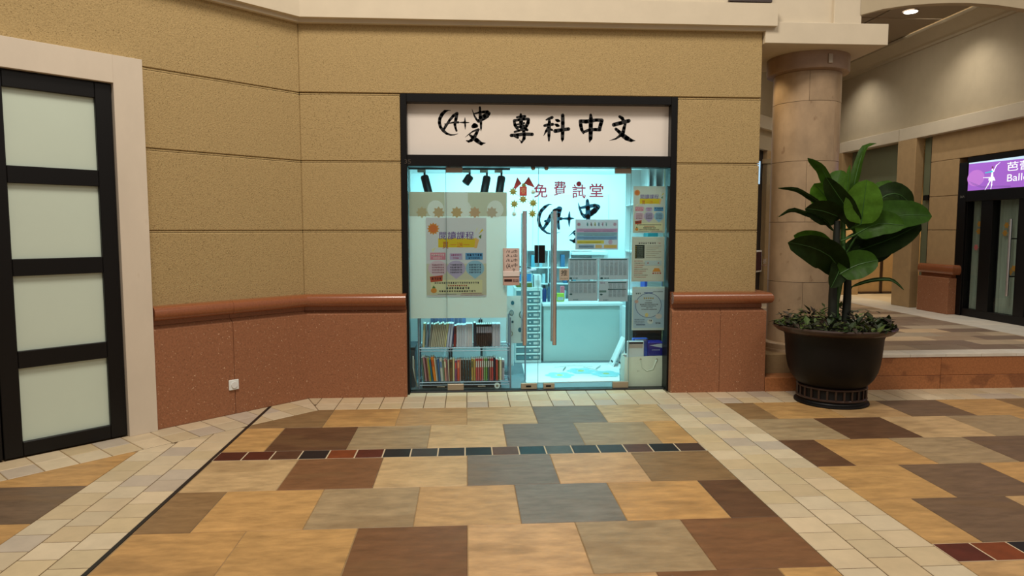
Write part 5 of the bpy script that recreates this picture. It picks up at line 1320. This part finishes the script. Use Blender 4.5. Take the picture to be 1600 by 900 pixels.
# stalks
SD = [[(3.243,6.0,0.739),(3.234,6.0,0.969),(3.239,6.0,1.141),(3.251,6.0,1.426),(3.249,6.0,1.623)],[(3.374,6.0,0.738),(3.383,6.0,0.94),(3.381,6.0,1.14),(3.35,6.0,1.312)],[(3.297,6.0,0.727),(3.296,6.0,0.912),(3.324,6.0,1.084),(3.338,6.0,1.312),(3.335,6.0,1.539),(3.322,6.0,1.708),(3.298,6.0,1.876)],[(3.32,6.0,0.738),(3.331,6.0,0.911),(3.36,6.0,1.083)]]
for i, p in enumerate(SD):
    r0 = (.038, .038, .028, .011)[i]
    q = [(x, PY0 - .03 + .05 * (i - 1) * .5, z) for x, y, z in p]
    q[0] = (q[0][0], q[0][1], .64)
    tube('stalk', q, r0, M['stem_dark'] if i < 2 else M['stem'], pp, 10, taper=[r0 * (1 - .32 * k / (len(q) - 1)) for k in range(len(q))])
def leaf_obj(pts, width, tilt, col, fold=.16, wave=.0):
    """A broad leaf along the midrib points; tilt turns the blade about its midrib (0 = edge up to the viewer)."""
    P = [Vector(p) for p in pts]
    # resample the midrib
    n = 12; seg = [(P[i + 1] - P[i]).length for i in range(len(P) - 1)]; tot = sum(seg); M_ = []
    for k in range(n + 1):
        d = tot * k / n; i = 0
        while i < len(seg) - 1 and d > seg[i]: d -= seg[i]; i += 1
        t = d / seg[i]
        p0 = P[max(i - 1, 0)]; p1 = P[i]; p2 = P[i + 1]; p3 = P[min(i + 2, len(P) - 1)]
        M_.append(.5 * ((2 * p1) + (p2 - p0) * t + (2 * p0 - 5 * p1 + 4 * p2 - p3) * t * t + (3 * p1 - p0 - 3 * p2 + p3) * t ** 3))
    bm = bmesh.new(); rows = []
    view = Vector((-.48, -.87, .05)).normalized()
    for k, p in enumerate(M_):
        d = (M_[min(k + 1, n)] - M_[max(k - 1, 0)]).normalized()
        s = d.cross(view).normalized(); nn = s.cross(d).normalized()
        side = (s * math.cos(tilt) + nn * math.sin(tilt)); nrm = side.cross(d)
        u = k / n
        hw = width / 2 * (math.sin(math.pi * min(1, u * .97 + .03) ** .9) ** .62) if 0 < u < 1 else .003
        row = []
        for f in (-1, -.55, 0, .55, 1):
            off = nrm * (abs(f) * hw * fold * 2 + wave * math.sin(k * 1.7 + f * 2) * hw * .3 * abs(f))
            row.append(bm.verts.new(p + side * f * hw + off))
        rows.append(row)
    for a, b in zip(rows, rows[1:]):
        for j in range(4): bm.faces.new((a[j], a[j + 1], b[j + 1], b[j]))
    bmesh.ops.solidify(bm, geom=bm.faces[:], thickness=.003)
    o = obj('leaf', bm, M['leaf'], pp, color=col, smooth=True)
    tube('midrib', [tuple(M_[k] + (Vector((0, -.003, .002)))) for k in range(0, n + 1, 2)], .004, M['stem'], o, 5, taper=[.006 * (1 - .8 * k / 6) for k in range(7)])
    return o
DG = lin(38, 58, 20); MG = lin(68, 108, 32); BGN = lin(100, 146, 48); LG = lin(84, 126, 42)
LV_ = [([(3.259,6.0,1.809),(3.187,5.983,1.931),(3.104,5.967,2.073),(2.965,5.95,2.165)],0.11,0.6,'MG'),([(3.301,6.12,1.814),(3.341,6.17,1.931),(3.417,6.22,2.085)],0.2,0.25,'MG'),([(3.289,6.05,1.754),(3.166,6.025,1.849),(3.056,6.0,1.948)],0.25,0.2,'BGN'),([(3.255,6.0,1.623),(3.143,5.95,1.734),(2.952,5.9,1.848),(2.8,5.85,1.899),(2.643,5.8,1.896)],0.075,1.0,'DG'),([(3.242,5.98,1.527),(3.121,5.923,1.628),(2.94,5.865,1.687),(2.764,5.808,1.718),(2.628,5.75,1.652)],0.07,1.0,'DG'),([(3.273,5.95,1.651),(3.089,5.9,1.705),(2.908,5.85,1.725)],0.22,0.3,'DG'),([(3.377,6.05,1.624),(3.384,6.05,1.879),(3.404,6.05,2.116)],0.065,0.6,'LG'),([(3.442,6.12,1.711),(3.508,6.14,1.988),(3.559,6.16,2.173),(3.614,6.18,2.289),(3.727,6.2,2.327)],0.095,0.6,'MG'),([(3.404,5.84,1.594),(3.402,5.81,1.758),(3.403,5.78,1.968)],0.3,0.05,'BGN'),([(3.399,5.88,1.583),(3.292,5.887,1.738),(3.187,5.893,1.881),(3.106,5.9,1.997)],0.2,0.4,'DG'),([(3.677,6.15,1.816),(3.809,6.175,1.91),(3.939,6.2,1.941)],0.17,0.4,'LG'),([(3.643,6.05,1.778),(3.752,6.05,1.852),(3.871,6.05,1.858),(4.001,6.05,1.756)],0.2,0.4,'DG'),([(3.421,5.95,1.471),(3.599,5.927,1.606),(3.844,5.903,1.673),(4.068,5.88,1.662)],0.3,0.35,'MG'),([(3.391,5.88,1.506),(3.528,5.79,1.594),(3.705,5.7,1.577)],0.23,0.25,'MG'),([(3.339,5.98,1.324),(3.518,5.97,1.38),(3.773,5.96,1.471),(4.02,5.95,1.595)],0.29,0.3,'DG'),([(3.391,6.05,1.275),(3.577,6.067,1.337),(3.718,6.083,1.354),(3.859,6.1,1.388)],0.25,0.3,'DG'),([(3.29,5.9,1.147),(3.152,5.85,1.307),(2.941,5.8,1.397),(2.718,5.75,1.437)],0.28,0.25,'DG'),([(3.269,6.05,1.356),(3.118,6.05,1.459),(2.911,6.05,1.493)],0.17,0.3,'LG'),([(3.244,5.85,1.162),(3.367,5.8,1.242),(3.518,5.75,1.283)],0.25,0.15,'MG'),([(3.253,5.88,1.344),(3.245,5.865,1.206),(3.163,5.85,1.04)],0.17,0.3,'DG'),([(3.41,5.95,1.041),(3.509,5.913,1.084),(3.602,5.875,1.108),(3.707,5.838,1.105),(3.791,5.8,1.024)],0.04,0.5,'DG'),([(3.447,5.98,1.527),(3.465,6.0,1.652),(3.458,6.02,1.822)],0.2,0.2,'DG'),([(3.447,6.0,1.397),(3.589,6.0,1.51),(3.763,6.0,1.584)],0.2,0.2,'DG')]
CM = {'DG': DG, 'MG': MG, 'BGN': BGN, 'LG': LG}
for pts, w, t, c in LV_: leaf_obj(pts, w, t, jit(CM[c], .12), wave=.25)
# petioles joining leaves to the stalks
top3 = {'a': SD[2]}
for pts, w, t, c in LV_:
    b = Vector(pts[0]); st_ = min((Vector(q) for s_ in SD for q in s_[1:]), key=lambda v: (v - b).length + (0 if v.z < b.z else .3))
    if (st_ - b).length > .02: tube('petiole', [tuple(st_), tuple((st_ + b) / 2 + Vector((0, 0, -.01))), tuple(b)], .008, M['stem'], pp, 6)
# undergrowth: nobody could count these leaves
V, F, CC = [], [], []
r_ = random.Random(11)
for i in range(620):
    a = r_.uniform(0, 2 * math.pi); rr = .50 * math.sqrt(r_.random()); x, y = PX0 + rr * math.cos(a), PY0 + rr * math.sin(a)
    h = .655 + r_.random() ** 1.3 * (.21 - .22 * rr) + (.06 if r_.random() < .06 else 0)
    if rr > .42: h = max(h, .70)
    L_ = r_.uniform(.024, .062); w_ = L_ * r_.uniform(.3, .65); az = r_.uniform(0, 6.28); el = r_.uniform(-.4, .9)
    d = Vector((math.cos(az) * math.cos(el), math.sin(az) * math.cos(el), math.sin(el))); s_ = d.cross(Vector((0, 0, 1))).normalized(); c0 = Vector((x, y, h)); nn = s_.cross(d) * w_ * .3
    b = len(V); V += [tuple(c0 - d * L_), tuple(c0 + s_ * w_ + nn), tuple(c0 + d * L_), tuple(c0 - s_ * w_ + nn), tuple(c0)]
    F += [(b, b + 1, b + 4), (b + 1, b + 2, b + 4), (b + 2, b + 3, b + 4), (b + 3, b, b + 4)]
    col = jit(r_.choice([lin(40, 58, 26), lin(58, 78, 34), lin(34, 44, 22), lin(80, 96, 40), lin(46, 36, 26)]), .2, r_); CC += [col] * 4
me = bpy.data.meshes.new('undergrowth'); me.from_pydata(V, [], F); ca = me.color_attributes.new('Col', 'FLOAT_COLOR', 'CORNER')
i = 0
for p, c in zip(me.polygons, CC):
    for _ in p.vertices: ca.data[i].color = c; i += 1
ug = link('undergrowth', me, M['smallleaf'], pp); ug['kind'] = 'stuff'
